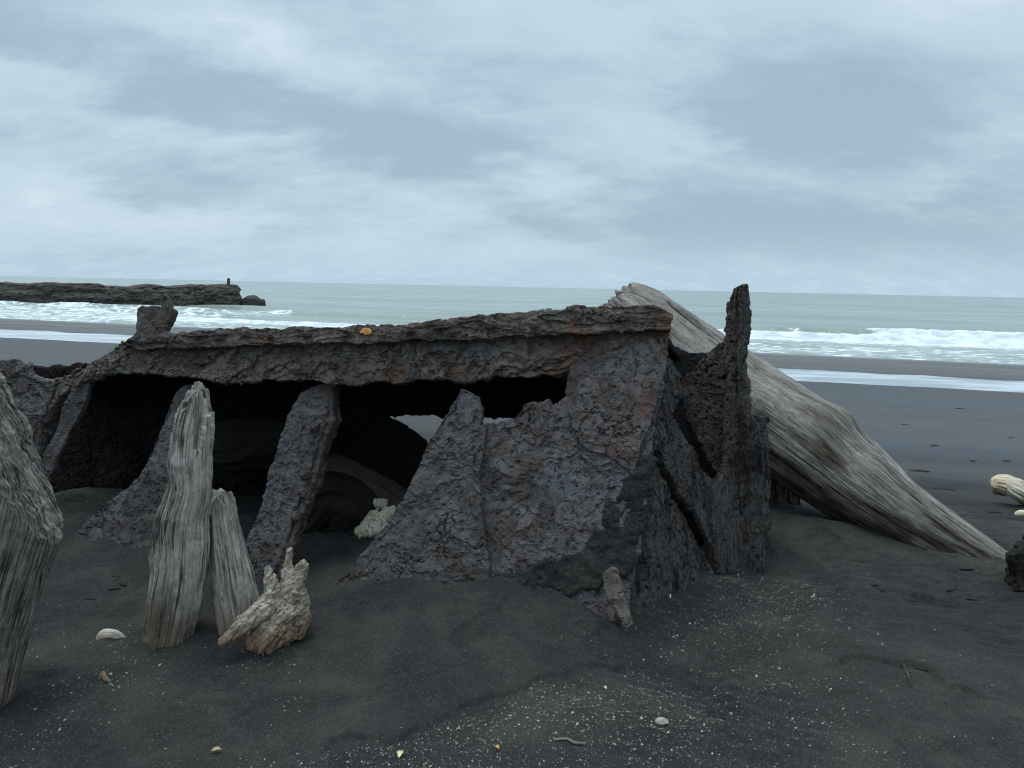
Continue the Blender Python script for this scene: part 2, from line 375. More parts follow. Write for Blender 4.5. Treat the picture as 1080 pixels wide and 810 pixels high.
def knotwood(tubes, vox, seed, amp, along_dir=(0, 0, 1), fib=(0, 0, 1)):
    bm = bmesh.new()
    for pts, rad in tubes: tube_bm(bm, pts, rad)
    me = remesh(bm, vox); c = get_co(me); n = get_no(me)
    fv = np.array(fib) / np.linalg.norm(fib); st = c - .72 * (c @ fv)[:, None] * fv
    d = fbm(st * 12, 4, seed) * 1.5 + fbm(st * 30, 3, seed + 2) * .8 - 1.1 * np.exp(-(np.abs(fbm(st * 24, 3, seed + 4)) / .06) ** 2) * .6 + fbm(st * 55, 3, seed + 8) * .5
    d += (terrace(fbm(c * 17, 3, seed + 3) * .5 + .5, 6) - .5) * 1.2
    set_co(me, c + n * (d * amp)[:, None])
    c = get_co(me); z = c @ np.array(along_dir); al = (z - z.min()) / (z.max() - z.min())
    a = me.attributes.new('along', 'FLOAT', 'POINT'); a.data.foreach_set('value', al.astype(np.float32))
    a = me.attributes.new('gc', 'FLOAT_VECTOR', 'POINT'); a.data.foreach_set('vector', np.column_stack([(c - (c @ fv)[:, None] * fv) @ np.array([1., .3, 0]), (c - (c @ fv)[:, None] * fv) @ np.array([0, 1., .9]), c @ fv]).astype(np.float32).ravel())
    me.polygons.foreach_set('use_smooth', np.ones(len(me.polygons), bool))
    return me

# ------------------------------------------------------------------ terrain
SN = np.array([.307, .952])          # seaward direction on plan
PZ = np.array([[-400, 3.0], [-60, 1.2], [-15, .35], [-4, .1], [0, 0], [4.6, 0], [6, -.08], [10, -.42], [16, -.86], [22, -1.2], [25.3, -1.33], [27.2, -1.40], [29.2, -1.33], [31.5, -1.29], [43, -1.8], [60, -2.8], [200, -7], [30000, -60]])
def prof(x, y):
    s = SN[0] * x + SN[1] * y; return np.interp(s, PZ[:, 0], PZ[:, 1])
CT = [(655, 668, 3.14), (560, 600, 3.36), (470, 600, 3.42), (385, 600, 3.47), (640, 640, 3.2), (330, 605, 3.6), (270, 603, 3.58), (130, 570, 3.75), (70, 560, 3.85),
      (60, 600, 3.5), (350, 570, 3.95), (395, 556, 4.15), (300, 560, 4.0), (800, 592, 4.02), (730, 620, 3.58), (860, 540, 4.75), (950, 585, 4.14), (1060, 596, 4.12),
      (830, 560, 4.4), (900, 560, 4.42), (560, 560, 4.2), (690, 540, 4.5)]
cx = [at(*p) for p in CT]
cx += [np.array([x, y, z]) for x, y, z in [(-2, 2.8, .02), (-1.2, 2.9, .0), (-.6, 2.85, 0), (0, 2.6, 0), (.6, 2.5, 0), (1.2, 2.8, 0), (2, 2.9, 0), (-1.5, 1.8, 0), (-.5, 1.8, 0), (.5, 1.7, 0), (1.6, 1.8, 0),
      (0, 5.6, 0), (-1.5, 5.6, .05), (1.5, 5.9, -.05), (-2.6, 4.2, .22), (-2.8, 3.2, .05), (2.9, 3.2, 0), (3.4, 4.5, -.05), (-1, 5.0, .1), (.4, 5.0, .1)]]
cx = np.array(cx)
def _k(a, b): return np.exp(-((a[:, None, :2] - b[None, :, :2]) ** 2).sum(-1) / (2 * .45 ** 2))
_w = np.linalg.solve(_k(cx, cx) + .03 * np.eye(len(cx)), cx[:, 2] - prof(cx[:, 0], cx[:, 1]))
LEDGES = [([(300, 802), (345, 778), (420, 768), (480, 750), (545, 728), (600, 708), (655, 694), (700, 690)], .016, .28, 1),
          ([(565, 646), (600, 652), (622, 640), (632, 622)], .032, .10, 1), ([(596, 668), (622, 672), (640, 664)], .026, .08, 1),
          ([(470, 690), (500, 672), (540, 655)], .017, .12, 1),
          ([(850, 720), (890, 700), (925, 706), (960, 706), (1010, 730), (1080, 748)], .020, .22, 1), ([(740, 706), (775, 700), (805, 720)], .022, .15, 1),
          ([(860, 690), (885, 684), (910, 700)], .010, .12, 1), ([(865, 616), (900, 606), (960, 624), (1010, 632), (1080, 640)], .012, .15, 1),
          ([(0, 712), (40, 712), (60, 716)], .012, .1, 1), ([(830, 580), (870, 572), (905, 590)], .012, .15, 1)]
LEDGES = [(np.array([gnd(px, py)[:2] for px, py in pl]), h, dc, sd) for pl, h, dc, sd in LEDGES]
def ledge(xy, pl, h, dec, sd):
    best = np.full(len(xy), 1e9); sg = np.zeros(len(xy)); al = np.zeros(len(xy)); L = len(pl) - 1
    for i in range(L):
        a, b = pl[i], pl[i + 1]; ab = b - a; t = np.clip(((xy - a) @ ab) / (ab @ ab), 0, 1)
        q = xy - a - t[:, None] * ab; d = np.sqrt((q ** 2).sum(1)); m = d < best
        best[m] = d[m]; sg[m] = np.sign(ab[0] * (xy[m, 1] - a[1]) - ab[1] * (xy[m, 0] - a[0])); al[m] = (i + t[m]) / L
    end = sst(0, .18, al) * (1 - sst(.82, 1, al)); sd_ = best * sg * sd
    return h * end * np.where(sd_ > 0, np.exp(-sd_ / dec) , sst(-.016, 0, sd_))
SC_DIMPLE = [(-1.36, 2.97, .13, .03), (-1.13, 3.03, .12, .03), (-.98, 2.98, .13, .025), (1.35, 3.6, .18, -.015), (1.9, 4.35, .30, .05), (-1.33, 2.95, .16, -.012), (-.95, 2.9, .2, -.014), (1.35, 3.95, .22, -.02), (-1.72, 2.45, .2, -.02)]
def height(x, y):
    x = np.asarray(x, float).ravel(); y = np.asarray(y, float).ravel(); xy = np.stack([x, y], 1)
    z = prof(x, y)
    near = (x > -6) & (x < 7) & (y > -1) & (y < 9)
    k = np.nonzero(near)[0]
    if len(k):
        zz = np.zeros(len(k))
        for s in range(0, len(k), 100000):
            zz[s:s + 100000] = _k(xy[k[s:s + 100000]], cx) @ _w
        q = xy[k]; p3 = np.column_stack([q, np.zeros(len(q))])
        wob = np.column_stack([fbm(p3 * 7, 4, 81), fbm(p3 * 7, 4, 82)]) * .075
        for pl, h, dec, sd in LEDGES: zz += ledge(q + wob, pl, h * 1.15, dec, sd)
        for dx, dy, r, h in SC_DIMPLE: zz += h * np.exp(-((q[:, 0] - dx) ** 2 + (q[:, 1] - dy) ** 2) / (r * r))
        zz += fbm(p3 * 1.6, 3, 5) * .045 + fbm(p3 * np.array([5, 8, 1]), 4, 15) * .026
        m = sst(-.05, .25, fbm(p3 * .9, 2, 91))
        zz += (terrace(fbm(p3 * np.array([3.2, 6, 1]), 4, 25) * .5 + .5, 7) - .5) * .085 * m
        rp = fbm(p3 * np.array([1.2, 1.2, 1]), 2, 51)
        zz += .0060 * np.sin((q[:, 1] * 1.0 + q[:, 0] * .35 + rp * .25) * 60) * sst(0, .4, fbm(p3 * .8, 2, 61))
        zz += fbm(p3 * 38, 3, 35) * .0035 + perlin(p3 * 120, 36) * .0012
        z[k] += zz
    far = ~near; k = np.nonzero(far)[0]
    if len(k):
        q = np.column_stack([xy[k], np.zeros(len(k))]); s = q[:, :2] @ SN; t = q[:, 0] * .952 - q[:, 1] * .307
        w = sst(-30, -5, s) * (1 - sst(80, 120, s))
        amp = .05 + .10 * (1 - sst(8, 14, s)); z[k] += w * amp * fbm(np.column_stack([t * .06, s * .35, s * 0]), 4, 3)
        z[k] += .05 * (1 - sst(14, 24, s)) * fbm(q * .9, 4, 5) * sst(-40, -10, s)
    return z
def axis(lo, hi, step, far_lo, far_hi, g=1.06):
    a = list(np.arange(lo, hi + step / 2, step)); d = step
    while a[-1] < far_hi: d *= g; a.append(a[-1] + d)
    d = step
    while a[0] > far_lo: d *= g; a.insert(0, a[0] - d)
    return np.array(a)
xs = axis(-2.8, 3.0, .0095, -9000, 9000, 1.055); ys = axis(1.5, 5.2, .0085, -400, 14000, 1.05)
GX, GY = np.meshgrid(xs, ys, indexing='ij')
gz = height(GX, GY)
sand_me = mesh_np('beach_sand', np.column_stack([GX.ravel(), GY.ravel(), gz]), grid_quads(len(xs), len(ys)))
set_co(sand_me, get_co(sand_me))
def H1(p): return float(height([p[0]], [p[1]])[0])

def sand_material():
    t = NT('black_sand'); pos = t.n('ShaderNodeNewGeometry').outputs['Position']
    sep = t.n('ShaderNodeSeparateXYZ', Vector=pos); x, y = sep.outputs[0], sep.outputs[1]
    s = t.math('ADD', t.math('MULTIPLY', x, .307), t.math('MULTIPLY', y, .952)); 
    tt = t.math('SUBTRACT', t.math('MULTIPLY', x, .952), t.math('MULTIPLY', y, .307))
    st = t.n('ShaderNodeCombineXYZ', X=t.math('MULTIPLY', tt, .12), Y=s).outputs[0]
    n1 = t.noise(pos, 1.1, 5, .6, .6); n2 = t.noise(pos, 3.3, 5, .6, .5); n3 = t.noise(pos, 55, 4, .7)
    wn = t.n('ShaderNodeTexWhiteNoise', Vector=t.vmath('SNAP', pos, (.0042, .0042, .0042))).outputs['Value']; wn2 = t.n('ShaderNodeTexWhiteNoise', Vector=t.vmath('SNAP', t.vmath('ADD', pos, (.11, .17, .3)), (.0028, .0028, .0028))).outputs['Value']
    dry = t.mix(t.ss(n2, .38, .66), (.028, .0275, .0235), (.054, .0515, .0425))
    wet = t.mix(t.ss(n2, .35, .65), (.0165, .0165, .0165), (.027, .027, .0275))
    c = t.mix(t.ss(n1, .43, .57), wet, dry)
    c = t.mix(t.ss(n3, .3, .75, 0, .6), c, t.mix(.5, c, (.02, .02, .021)))
    c = t.mix(t.ss(wn2, .0, 1.0, 0, .55), c, (.012, .012, .012))
    c = t.mix(t.ss(wn, .86, 1.0, 0, .38), c, (.14, .132, .112))
    nb = t.noise(st, .55, 5, .6, .3)
    farc = t.mix(t.ss(nb, .42, .6), (.026, .028, .032), (.058, .056, .054))
    farc = t.mix(t.ss(s, 28.5, 31.0), farc, (.085, .080, .072))
    c = t.mix(t.ss(s, 6.0, 9.0), c, farc)
    rough = t.mix(t.ss(s, 6, 12), .93, t.ss(nb, .4, .62, .42, .62))
    rough = t.mix(t.ss(s, 38, 42.5), rough, .18)
    h = t.math('ADD', t.math('MULTIPLY', n3, 1.0), t.math('MULTIPLY', t.noise(pos, 260, 2, .6), .6))
    bstr = t.ss(s, 5, 10, .9, .25)
    nd = t.n('ShaderNodeBump', Height=h, Distance=.006, Strength=bstr)
    t.out(c, rough, nd.outputs[0], .3); return t.m
M_sand = sand_material()
o = add('beach_sand', sand_me, M_sand); tag(o, kind='structure', label='dark grey black sand beach running down to the sea')
print('sand verts', len(sand_me.vertices))

# ------------------------------------------------------------------ water
def water_mat(name, foam=True):
    t = NT(name); pos = t.n('ShaderNodeNewGeometry').outputs['Position']
    sep = t.n('ShaderNodeSeparateXYZ', Vector=pos); x, y = sep.outputs[0], sep.outputs[1]
    s = t.math('ADD', t.math('MULTIPLY', x, .307), t.math('MULTIPLY', y, .952)); tt = t.math('SUBTRACT', t.math('MULTIPLY', x, .952), t.math('MULTIPLY', y, .307))
    st = t.n('ShaderNodeCombineXYZ', X=t.math('MULTIPLY', tt, .35), Y=s).outputs[0]
    nn = t.noise(st, .05, 5, .6, .3)
    base = t.mix(t.ss(nn, .4, .62), (.185, .235, .21), (.27, .325, .295))
    base = t.mix(t.ss(s, 60, 110), (.24, .28, .24), base)
    hb = t.math('ADD', t.noise(st, 1.1, 5, .6, .4), t.math('MULTIPLY', t.noise(st, .18, 3, .5), 2.5))
    nrm = t.n('ShaderNodeBump', Height=hb, Distance=.22, Strength=.55).outputs[0]
    p = t.n('ShaderNodeBsdfPrincipled', Base__Color=base, Roughness=.22, IOR=1.33, Normal=nrm)
    out = t.n('ShaderNodeOutputMaterial')
    if foam:
        fa = t.n('ShaderNodeAttribute', _attribute_name='foam').outputs['Fac']
        sf = t.n('ShaderNodeCombineXYZ', X=t.math('MULTIPLY', tt, .55), Y=s).outputs[0]
        wv = t.n('ShaderNodeTexNoise', Vector=sf, Scale=1.0, Detail=5.0, Roughness=.62, Distortion=.4)
        vo = t.n('ShaderNodeTexVoronoi', Vector=t.vmath('ADD', sf, wv.outputs['Color']), Scale=1.3, _feature='DISTANCE_TO_EDGE').outputs['Distance']
        pat = t.math('ADD', t.math('MULTIPLY', wv.outputs['Fac'], .85), t.math('MULTIPLY', t.ss(vo, 0, .25, .28, 0), 1.0))
        m = t.ss(t.math('ADD', pat, fa), .88, 1.12)
        fs = t.n('ShaderNodeBsdfPrincipled', Base__Color=t.mix(t.ss(wv.outputs['Fac'], .35, .65), (.50, .56, .58), (.82, .86, .87)), Roughness=.7,
                 Normal=t.bump(t.noise(pos, 2.5, 5, .65), .25, .7))
        mx = t.n('ShaderNodeMixShader', Fac=m); t.t.links.new(p.outputs[0], mx.inputs[1]); t.t.links.new(fs.outputs[0], mx.inputs[2]); t.t.links.new(mx.outputs[0], out.inputs[0])
    else: t.t.links.new(p.outputs[0], out.inputs[0])
    return t.m
SEA = -1.8
ts = axis(-75, 75, .30, -16000, 16000, 1.07); ss_ = axis(41, 82, .14, 39.5, 16000, 1.035)
T2, S2 = np.meshgrid(ts, ss_, indexing='ij'); t1, s1 = T2.ravel(), S2.ravel()
q = np.column_stack([t1, s1, t1 * 0])
nearm = (1 - sst(250, 600, s1)) * (1 - sst(200, 500, np.abs(t1)))
z = nearm * (.10 * fbm(q * np.array([.05, .16, 1]), 3, 2) + .05 * fbm(q * np.array([.25, .6, 1]), 3, 4)) * sst(50, 70, s1)
foam = np.zeros(len(t1))
def breaker(s0, amp, broken_seed, bias, wid=1.6, reach=9.0, fr=.035, force=None):
    """a wave line: steep shoreward face, broken stretches tumble into white water running in"""
    global z, foam
    ctr = s0 + 2.6 * fbm(np.column_stack([t1 * .02, t1 * 0 + s0, t1 * 0]), 3, broken_seed); d = s1 - ctr
    env = sst(-.35, .25, fbm(np.column_stack([t1 * fr, t1 * 0 + s0 * 3, t1 * 0]), 3, broken_seed + 3) + bias * .4)
    br = sst(-.08, .12, fbm(np.column_stack([t1 * fr * 1.3, t1 * 0 + s0 * 5, t1 * 0]), 3, broken_seed + 6) + bias)
    if force is not None:
        lo, md, hi = force; inn = sst(lo - 2, lo, t1) * (1 - sst(hi, hi + 4, t1)); env = np.maximum(env, inn); br = br * (1 - inn) + inn * sst(md - .8, md + .8, t1 + 1.5 * fbm(q * np.array([.3, 0, 1]), 2, 5))
    shape = np.where(d < 0, np.exp(-(d / (wid * .45)) ** 2), np.exp(-(d / (wid * 1.9)) ** 2))
    tum = br * shape * (.35 + .9 * np.maximum(0, fbm(q * np.array([.9, .9, 1]), 4, broken_seed + 8) + .35))
    z += nearm * amp * env * shape * (.75 + .25 * (1 - br)) + nearm * amp * .7 * tum * env
    foam = np.maximum(foam, env * br * np.where(d > 0, np.exp(-(d / 1.3) ** 2), np.exp(-(-d / reach) ** 1.5)) * .95)
    foam = np.maximum(foam, env * (1 - br) * .25 * np.exp(-((d + .4) / .5) ** 2))
breaker(66, .48, 11, -.05, 1.2, 2.4, .035, (2, 9.5, 60))
breaker(58, .34, 23, .04, 1.3, 4, .035, (-4, -3, 60))
breaker(50, .16, 37, .10, .8, 3)
breaker(78, .40, 41, -.28, 2.0, 6, .02)
swash = (1 - sst(47, 64, s1)); foam = np.maximum(foam, .33 * swash + .25 * fbm(q * np.array([.08, .25, 1]), 4, 71) * swash)
leftzone = 1 - sst(-52, -36, t1 ); foam = np.maximum(foam, leftzone * (1 - sst(62, 76, s1)) * .44)
foam *= (1 - sst(80, 95, s1)) 
z *= sst(43, 52, s1) * .85 + .15
wx = t1 * .952 + s1 * .307; wy = -t1 * .307 + s1 * .952
sea_me = mesh_np('sea_water', np.column_stack([wx, wy, z + SEA + .02 * sst(46, 43, s1)]), grid_quads(len(ts), len(ss_))[:, ::-1], {'foam': foam})
o = add('sea_water', sea_me, water_mat('sea_water')); tag(o, kind='structure', label='grey green sea with white breakers along the shore')
# water lying in the runnel along the beach
rt = np.linspace(-120, 120, 120); rs = np.linspace(23.0, 31.2, 12)
A_, B_ = np.meshgrid(rt, rs, indexing='ij'); a1, b1 = A_.ravel(), B_.ravel()
rm_ = NT('runnel_water'); _p = rm_.n('ShaderNodeNewGeometry').outputs['Position']
rm_.out(rm_.mix(rm_.ss(rm_.noise(rm_.scale(_p, (.25, 1.4, 1)), .8, 5, .6), .42, .6), (.30, .33, .35), (.66, .70, .72)), .12, rm_.bump(rm_.noise(_p, 6, 3), .01, .3), .8)
rme = mesh_np('runnel_water', np.column_stack([a1 * .952 + b1 * .307, -a1 * .307 + b1 * .952, a1 * 0 - 1.335]), grid_quads(len(rt), len(rs))[:, ::-1])
o = add('runnel_water', rme, rm_.m); tag(o, kind='structure', label='shallow strip of water lying along the beach')

# ------------------------------------------------------------------ rock breakwater
def rock_material():
    t = NT('dark_shore_rock'); v = t.n('ShaderNodeNewGeometry').outputs['Position']
    n1 = t.noise(v, .5, 5, .6, .5); n2 = t.noise(t.scale(v, (1, 1, 3.5)), 1.1, 5, .65)
    zz = t.n('ShaderNodeSeparateXYZ', Vector=v).outputs[2]
    c = t.mix(t.ss(n2, .35, .65), (.030, .027, .024), (.085, .076, .062))
    c = t.mix(t.ss(n1, .5, .68, 0, .6), c, (.095, .080, .050))
    c = t.mix(t.ss(t.math('ADD', zz, t.math('MULTIPLY', n1, .8)), -.9, -.2, .75, 0), c, (.022, .021, .021))
    t.out(c, .9, t.bump(n2, .25, .9), .3); return t.m
M_rock = rock_material()
def rock_mesh(path_fn, n_l, n_p, seed, amp):
    pass
bm = bmesh.new()
edge_px = [(-900, 283), (-600, 290), (-260, 296), (-120, 298), (-60, 299), (0, 298), (28, 300), (32, 298.5), (105, 299.5), (112, 302), (140, 303), (150, 300.5), (165, 300.3), (180, 303), (205, 301), (222, 300.5), (252, 300.2), (255, 305), (253, 309), (256, 313), (252, 322), (252, 334), (-260, 334), (-900, 330)]
pl_b = Plane((0, 320, 92), (252, 320, 95), (0, 298, 93.5))
prism_bm(bm, [pl_b.pt(*p) for p in edge_px], np.array([-.50, .866, 0]), 11.0, .12, 3, .6)
me = remesh(bm, .22); c = get_co(me); n = get_no(me)
w = c * np.array([.22, .22, .8]); d = fbm(w, 4, 5) * .7 + (terrace(fbm(c * np.array([.15, .15, 1.1]), 4, 9) * .5 + .5, 6) - .5) * 1.2 + fbm(c * 1.8, 4, 19, .65) * .55
n[:, 2] *= .14; n[:, 0] *= .5
set_co(me, c + n * d[:, None]); me.polygons.foreach_set('use_smooth', np.zeros(len(me.polygons), bool))
o = add('rock_breakwater', me, M_rock, None, (-50, 98, -2)); tag(o, 'long low dark rock breakwater reaching out into the surf on the left', 'breakwater')
bm = bmesh.new()
pl_r = Plane((256, 320, 96), (276, 320, 96), (262, 312, 96.5))
prism_bm(bm, [pl_r.pt(*p) for p in [(247, 317), (255, 314.5), (260, 311.5), (266, 314.5), (272.5, 316), (274, 318), (274, 324), (252, 324)]], np.array([0., 1, 0]), 2.5, .1, 5, .3)
me = remesh(bm, .14); c = get_co(me); n = get_no(me); set_co(me, c + n * (fbm(c * .9, 4, 31) * .4)[:, None])
o = add('shore_rock', me, M_rock, None, pl_r.pt(265, 321)); tag(o, 'small wedge of dark rock in the sea just off the breakwater tip', 'rock')
pb = at(241, 301.5, 97.5); pe = at(241, 293.2, 97.5)
r_ = 1.5 * 97.5 / F
bm = bmesh.new(); tube_bm(bm, [pb - [0, 0, .6], pb, pb * .45 + pe * .55, pe - [0, 0, .12], pe], [r_ * 1.35, r_ * 1.2, r_ * 1.0, r_ * .95, r_ * .7], 10)
me = bpy.data.meshes.new('marker_post'); bm.to_mesh(me); bm.free()
o = add('marker_post', me, M_rock, None, pb); tag(o, 'short dark upright marker post standing on the end of the rock breakwater', 'post')

# ------------------------------------------------------------------ the wreck
W = empty('shipwreck', at(560, 640, 3.5) * [1, 1, 0])
tag(W, 'rusted iron shipwreck hull fragment with flaking beam and ribs half buried in black sand', 'shipwreck')
PB = Plane((705, 345, 3.5), (140, 365, 4.02), (400, 405, 3.70))       # face of the long beam
PH = Plane((705, 345, 3.5), (655, 660, 3.15), (380, 595, 3.44))       # hull side plate
beam = [(38, 462), (32, 435), (52, 405), (95, 384), (130, 362), (150, 355), (240, 352), (330, 350), (420, 347), (500, 341), (570, 334), (640, 330), (704, 334), (706, 350), (700, 395), (600, 392), (560, 398), (520, 397), (490, 403),
        (440, 399), (418, 405), (400, 402), (380, 407), (330, 402), (280, 401), (235, 403), (200, 397), (150, 393), (110, 395), (88, 404), (64, 418), (50, 440), (46, 462)]
plate('beam', beam, PB, .05, M_beam, W, 101, .0050, .95, .010, off=-.01, flk=.32, sh=(.016, 6.0, (.45, 0, -1)))
fl = [(132, 364), (150, 354), (205, 354), (240, 349), (330, 347), (392, 346), (440, 343), (500, 337), (560, 331), (640, 327), (690, 325), (708, 334), (707, 350), (640, 354), (560, 357), (480, 361), (400, 364), (300, 366), (220, 369), (150, 371)]
def lumps(bm):
    for px in [160, 184, 217, 240, 268, 292, 330, 371, 436, 468, 520, 566, 610, 655]:
        y = np.interp(px, [150, 240, 392, 500, 640, 705], [359, 355, 350, 344, 334, 334]) + rng.uniform(0, 5); p = PB.pt(px, y) - PB.n * .07
        bmesh.ops.create_icosphere(bm, subdivisions=2, radius=rng.uniform(.022, .031), matrix=Matrix.Translation(p))
plate('beam_flange', fl, PB, .24, M_beam, W, 131, .0055, .8, .012, lumps, off=-.065, grain=(.6, 1, 2.0), flk=.40, sh=(.010, 10.0, (.1, 0, -1)))
# lug and curved stump on top of the beam
PL = Plane((150, 350, 4.02), (190, 350, 3.99), (165, 320, 4.05))
plate('lug', [(143, 356), (144, 325), (149, 322), (168, 322), (171, 327), (166, 340), (161, 357)], PL, .10, M_iron, W, 141, .0055, .30, .006)
plate('curved_bracket', [(140, 363), (150, 354), (162, 345), (172, 336), (178, 327), (176, 319), (173, 315), (180, 313), (185, 319), (187, 328), (190, 329), (188, 340), (182, 352), (188, 363)], PL, .05, M_red, W, 146, .0055, .35, .005, off=-.07)
# hull side with torn upper edge
hull = [(600, 380), (660, 352), (705, 342), (704, 372), (697, 410), (692, 450), (688, 490), (680, 540), (672, 590), (664, 640), (658, 690), (600, 690), (500, 650), (505, 520), (503, 470), (512, 446), (528, 444), (545, 440), (553, 428), (563, 421), (572, 424), (578, 421), (584, 430), (592, 426), (600, 418)]
plate('hull_plate', hull, PH, .035, M_iron, W, 151, .0052, 1.0, .012, flk=.06, sh=(.007, 2.2, (.5, 0, -1)))
plate('corner_plate', [(602, 388), (704, 352), (702, 385), (694, 420), (686, 450), (676, 470), (668, 502), (655, 492), (640, 480), (622, 476), (606, 462), (601, 430)], PH, .03, M_iron, W, 158, .0052, .8, .008, off=-.022, flk=.05, sh=(.006, 2.4, (-.4, 0, -1)))
fin = [(488, 412), (494, 412), (506, 418), (511, 428), (510, 444), (517, 452), (510, 480), (508, 520), (512, 560), (518, 600), (520, 650), (330, 650), (372, 598), (405, 560), (428, 528), (440, 497), (450, 470), (465, 447), (478, 428)]
plate('rib_plate', fin, PH, .05, M_rib, W, 163, .0052, .9, .010, off=-.035, flk=.14)
# upright ribs
PR = Plane((200, 405, 3.93), (335, 405, 3.83), (275, 600, 3.56))
plate('rib', [(316, 415), (326, 408), (345, 402), (347, 425), (342, 450), (332, 480), (326, 502), (318, 520), (309, 545), (300, 575), (290, 602), (282, 640), (250, 640), (252, 600), (262, 572), (276, 530), (284, 500), (295, 468), (304, 440)], PR, .05, M_rib, W, 171, .0055, .9, .008, flk=.28)
def rib_edge(bm):
    for (px, py) in [(333, 452), (322, 500), (319, 520), (311, 545)]:
        bmesh.ops.create_icosphere(bm, subdivisions=2, radius=rng.uniform(.02, .035), matrix=Matrix.Translation(PR.pt(px, py)))
plate('rib_flange', [(342, 402), (350, 404), (350, 440), (342, 470), (334, 498), (326, 520), (318, 545), (306, 580), (290, 630), (280, 630), (300, 575), (312, 540), (325, 500), (335, 465), (343, 430)], PR, .09, M_red, W, 174, .006, .7, .008, rib_edge, off=.01)
PR2 = Plane((195, 405, 3.95), (120, 560, 3.76), (205, 560, 3.70))
plate('rib', [(184, 414), (190, 407), (202, 406), (212, 412), (208, 440), (196, 480), (190, 520), (180, 560), (172, 620), (60, 600), (88, 548), (112, 530), (138, 513), (152, 492), (163, 465), (172, 440), (178, 424)], PR2, .05, M_rib, W, 181, .0055, .7, .008)
PR3 = Plane((90, 400, 4.05), (45, 480, 3.95), (100, 480, 3.98))
plate('rib', [(80, 398), (97, 396), (88, 430), (70, 462), (58, 488), (40, 530), (28, 520), (42, 480), (58, 454), (66, 430), (76, 412)], PR3, .05, M_rib, W, 187, .0055, .6, .008)
PF = Plane((20, 385, 4.05), (40, 440, 3.98), (0, 420, 4.0))
plate('hull_fragment', [(-60, 384), (-20, 379), (8, 380), (24, 382), (31, 394), (46, 400), (60, 400), (54, 418), (44, 440), (40, 470), (30, 540), (-60, 560)], PF, .06, M_iron, W, 191, .0065, .9, .012)
# inside: unseen deck added to darken the hollow, back plates, fallen brace
PD = lambda a, b, c: Plane(a, b, c)
bm = bmesh.new()
dk = [PB.pt(95, 398) + [0, .04, .02], PB.pt(150, 372) + [0, .04, 0], PB.pt(420, 362) + [0, .04, 0], PB.pt(698, 346) + [0, .05, 0], at(720, 372, 4.35), at(560, 388, 4.85), at(300, 392, 5.0), at(60, 410, 5.0)]
nn = np.cross(dk[3] - dk[0], dk[6] - dk[0]); nn /= np.linalg.norm(nn); nn = nn if nn[2] < 0 else -nn
prism_bm(bm, dk, nn, .05, .01, 5, .05)
me = remesh(bm, .016); flake(me, 201, .7); add('deck_blocker', me, M_inner_shade, W)
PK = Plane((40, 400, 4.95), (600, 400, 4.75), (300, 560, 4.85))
plate('back_plate', [(20, 388), (300, 376), (620, 372), (640, 436), (560, 440), (505, 441), (470, 441), (405, 438), (345, 440), (338, 470), (348, 520), (352, 620), (0, 620), (0, 430)], PK, .05, M_inner_shade, W, 205, .013, .8, .012)
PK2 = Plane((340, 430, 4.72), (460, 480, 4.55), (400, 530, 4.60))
plate('fallen_plate', [(318, 405), (402, 436), (428, 452), (457, 475), (475, 500), (480, 560), (440, 540), (425, 522), (412, 508), (385, 490), (360, 478), (336, 478), (318, 440)], PK2, .05, M_inner_shade, W, 211, .009, .7, .010)
# end face running back from the corner
PE = Plane((668, 600, 3.28), (790, 590, 4.06), (770, 440, 4.12))
endp = [(685, 482), (694, 492), (708, 518), (728, 556), (745, 586), (754, 604), (752, 660), (700, 690), (650, 700), (654, 650), (660, 600), (670, 545), (678, 505)]
plate('end_plate', endp, PE, .05, M_end, W, 221, .0055, 1.0, .022, grain=(1.5, 1.5, .6), rough=2.0, flk=.5)
plate('end_plate', [(744, 512), (758, 504), (768, 480), (780, 440), (806, 440), (808, 560), (804, 640), (770, 660), (756, 604), (744, 570), (738, 540)], PE, .05, M_end, W, 226, .0055, 1.0, .022, grain=(1.5, 1.5, .6), off=-.03, rough=2.0, flk=.5)
# dark sheet added behind the end face to blacken its gaps
plate('inner_backing', [(660, 350), (720, 360), (800, 372), (800, 640), (640, 640)], PE, .04, M_inner_shade, W, 229, .012, .6, .01, off=.22)
plate('diagonal_brace', [(684, 440), (696, 424), (706, 434), (714, 450), (725, 472), (739, 496), (750, 509), (760, 518), (768, 545), (774, 590), (772, 610), (758, 604), (742, 568), (722, 534), (704, 504), (692, 482), (683, 470)], PE, .035, M_end, W, 231, .0055, .9, .024, grain=(1.3, 1.3, .7), off=-.03, rough=1.5, flk=.6)
plate('corner_strip', [(700, 372), (708, 380), (716, 396), (720, 412), (712, 430), (704, 440), (696, 428), (698, 400)], PE, .03, M_end, W, 233, .0055, .7, .009, off=-.02, rough=1.2)
plate('angle_bar', [(702, 440), (706, 437), (714, 455), (726, 478), (738, 500), (742, 514), (736, 512), (722, 490), (710, 466)], PE, .06, M_end, W, 235, .006, .5, .006, off=.02)
PS = Plane((780, 305, 4.10), (790, 590, 4.02), (715, 405, 4.22))
plate('frame_plate', [(712, 410), (716, 399), (730, 389), (741, 378), (750, 368), (760, 361), (770, 354), (784, 370), (788, 500), (776, 526), (758, 508), (743, 476), (730, 450), (718, 430)], PS, .05, M_red, W, 241, .0055, .9, .01, rough=1.2, flk=.5)
plate('frame_post', [(770, 316), (774, 305), (782, 301), (788, 300), (790, 318), (790, 350), (786, 380), (790, 430), (794, 480), (800, 540), (804, 620), (762, 620), (760, 560), (763, 500), (766, 440), (767, 400), (764, 366), (767, 345), (767, 330)], PS, .045, M_red, W, 245, .0055, .85, .009, off=-.03, grain=(1.5, 1.5, .6), rough=1.5, flk=.7)
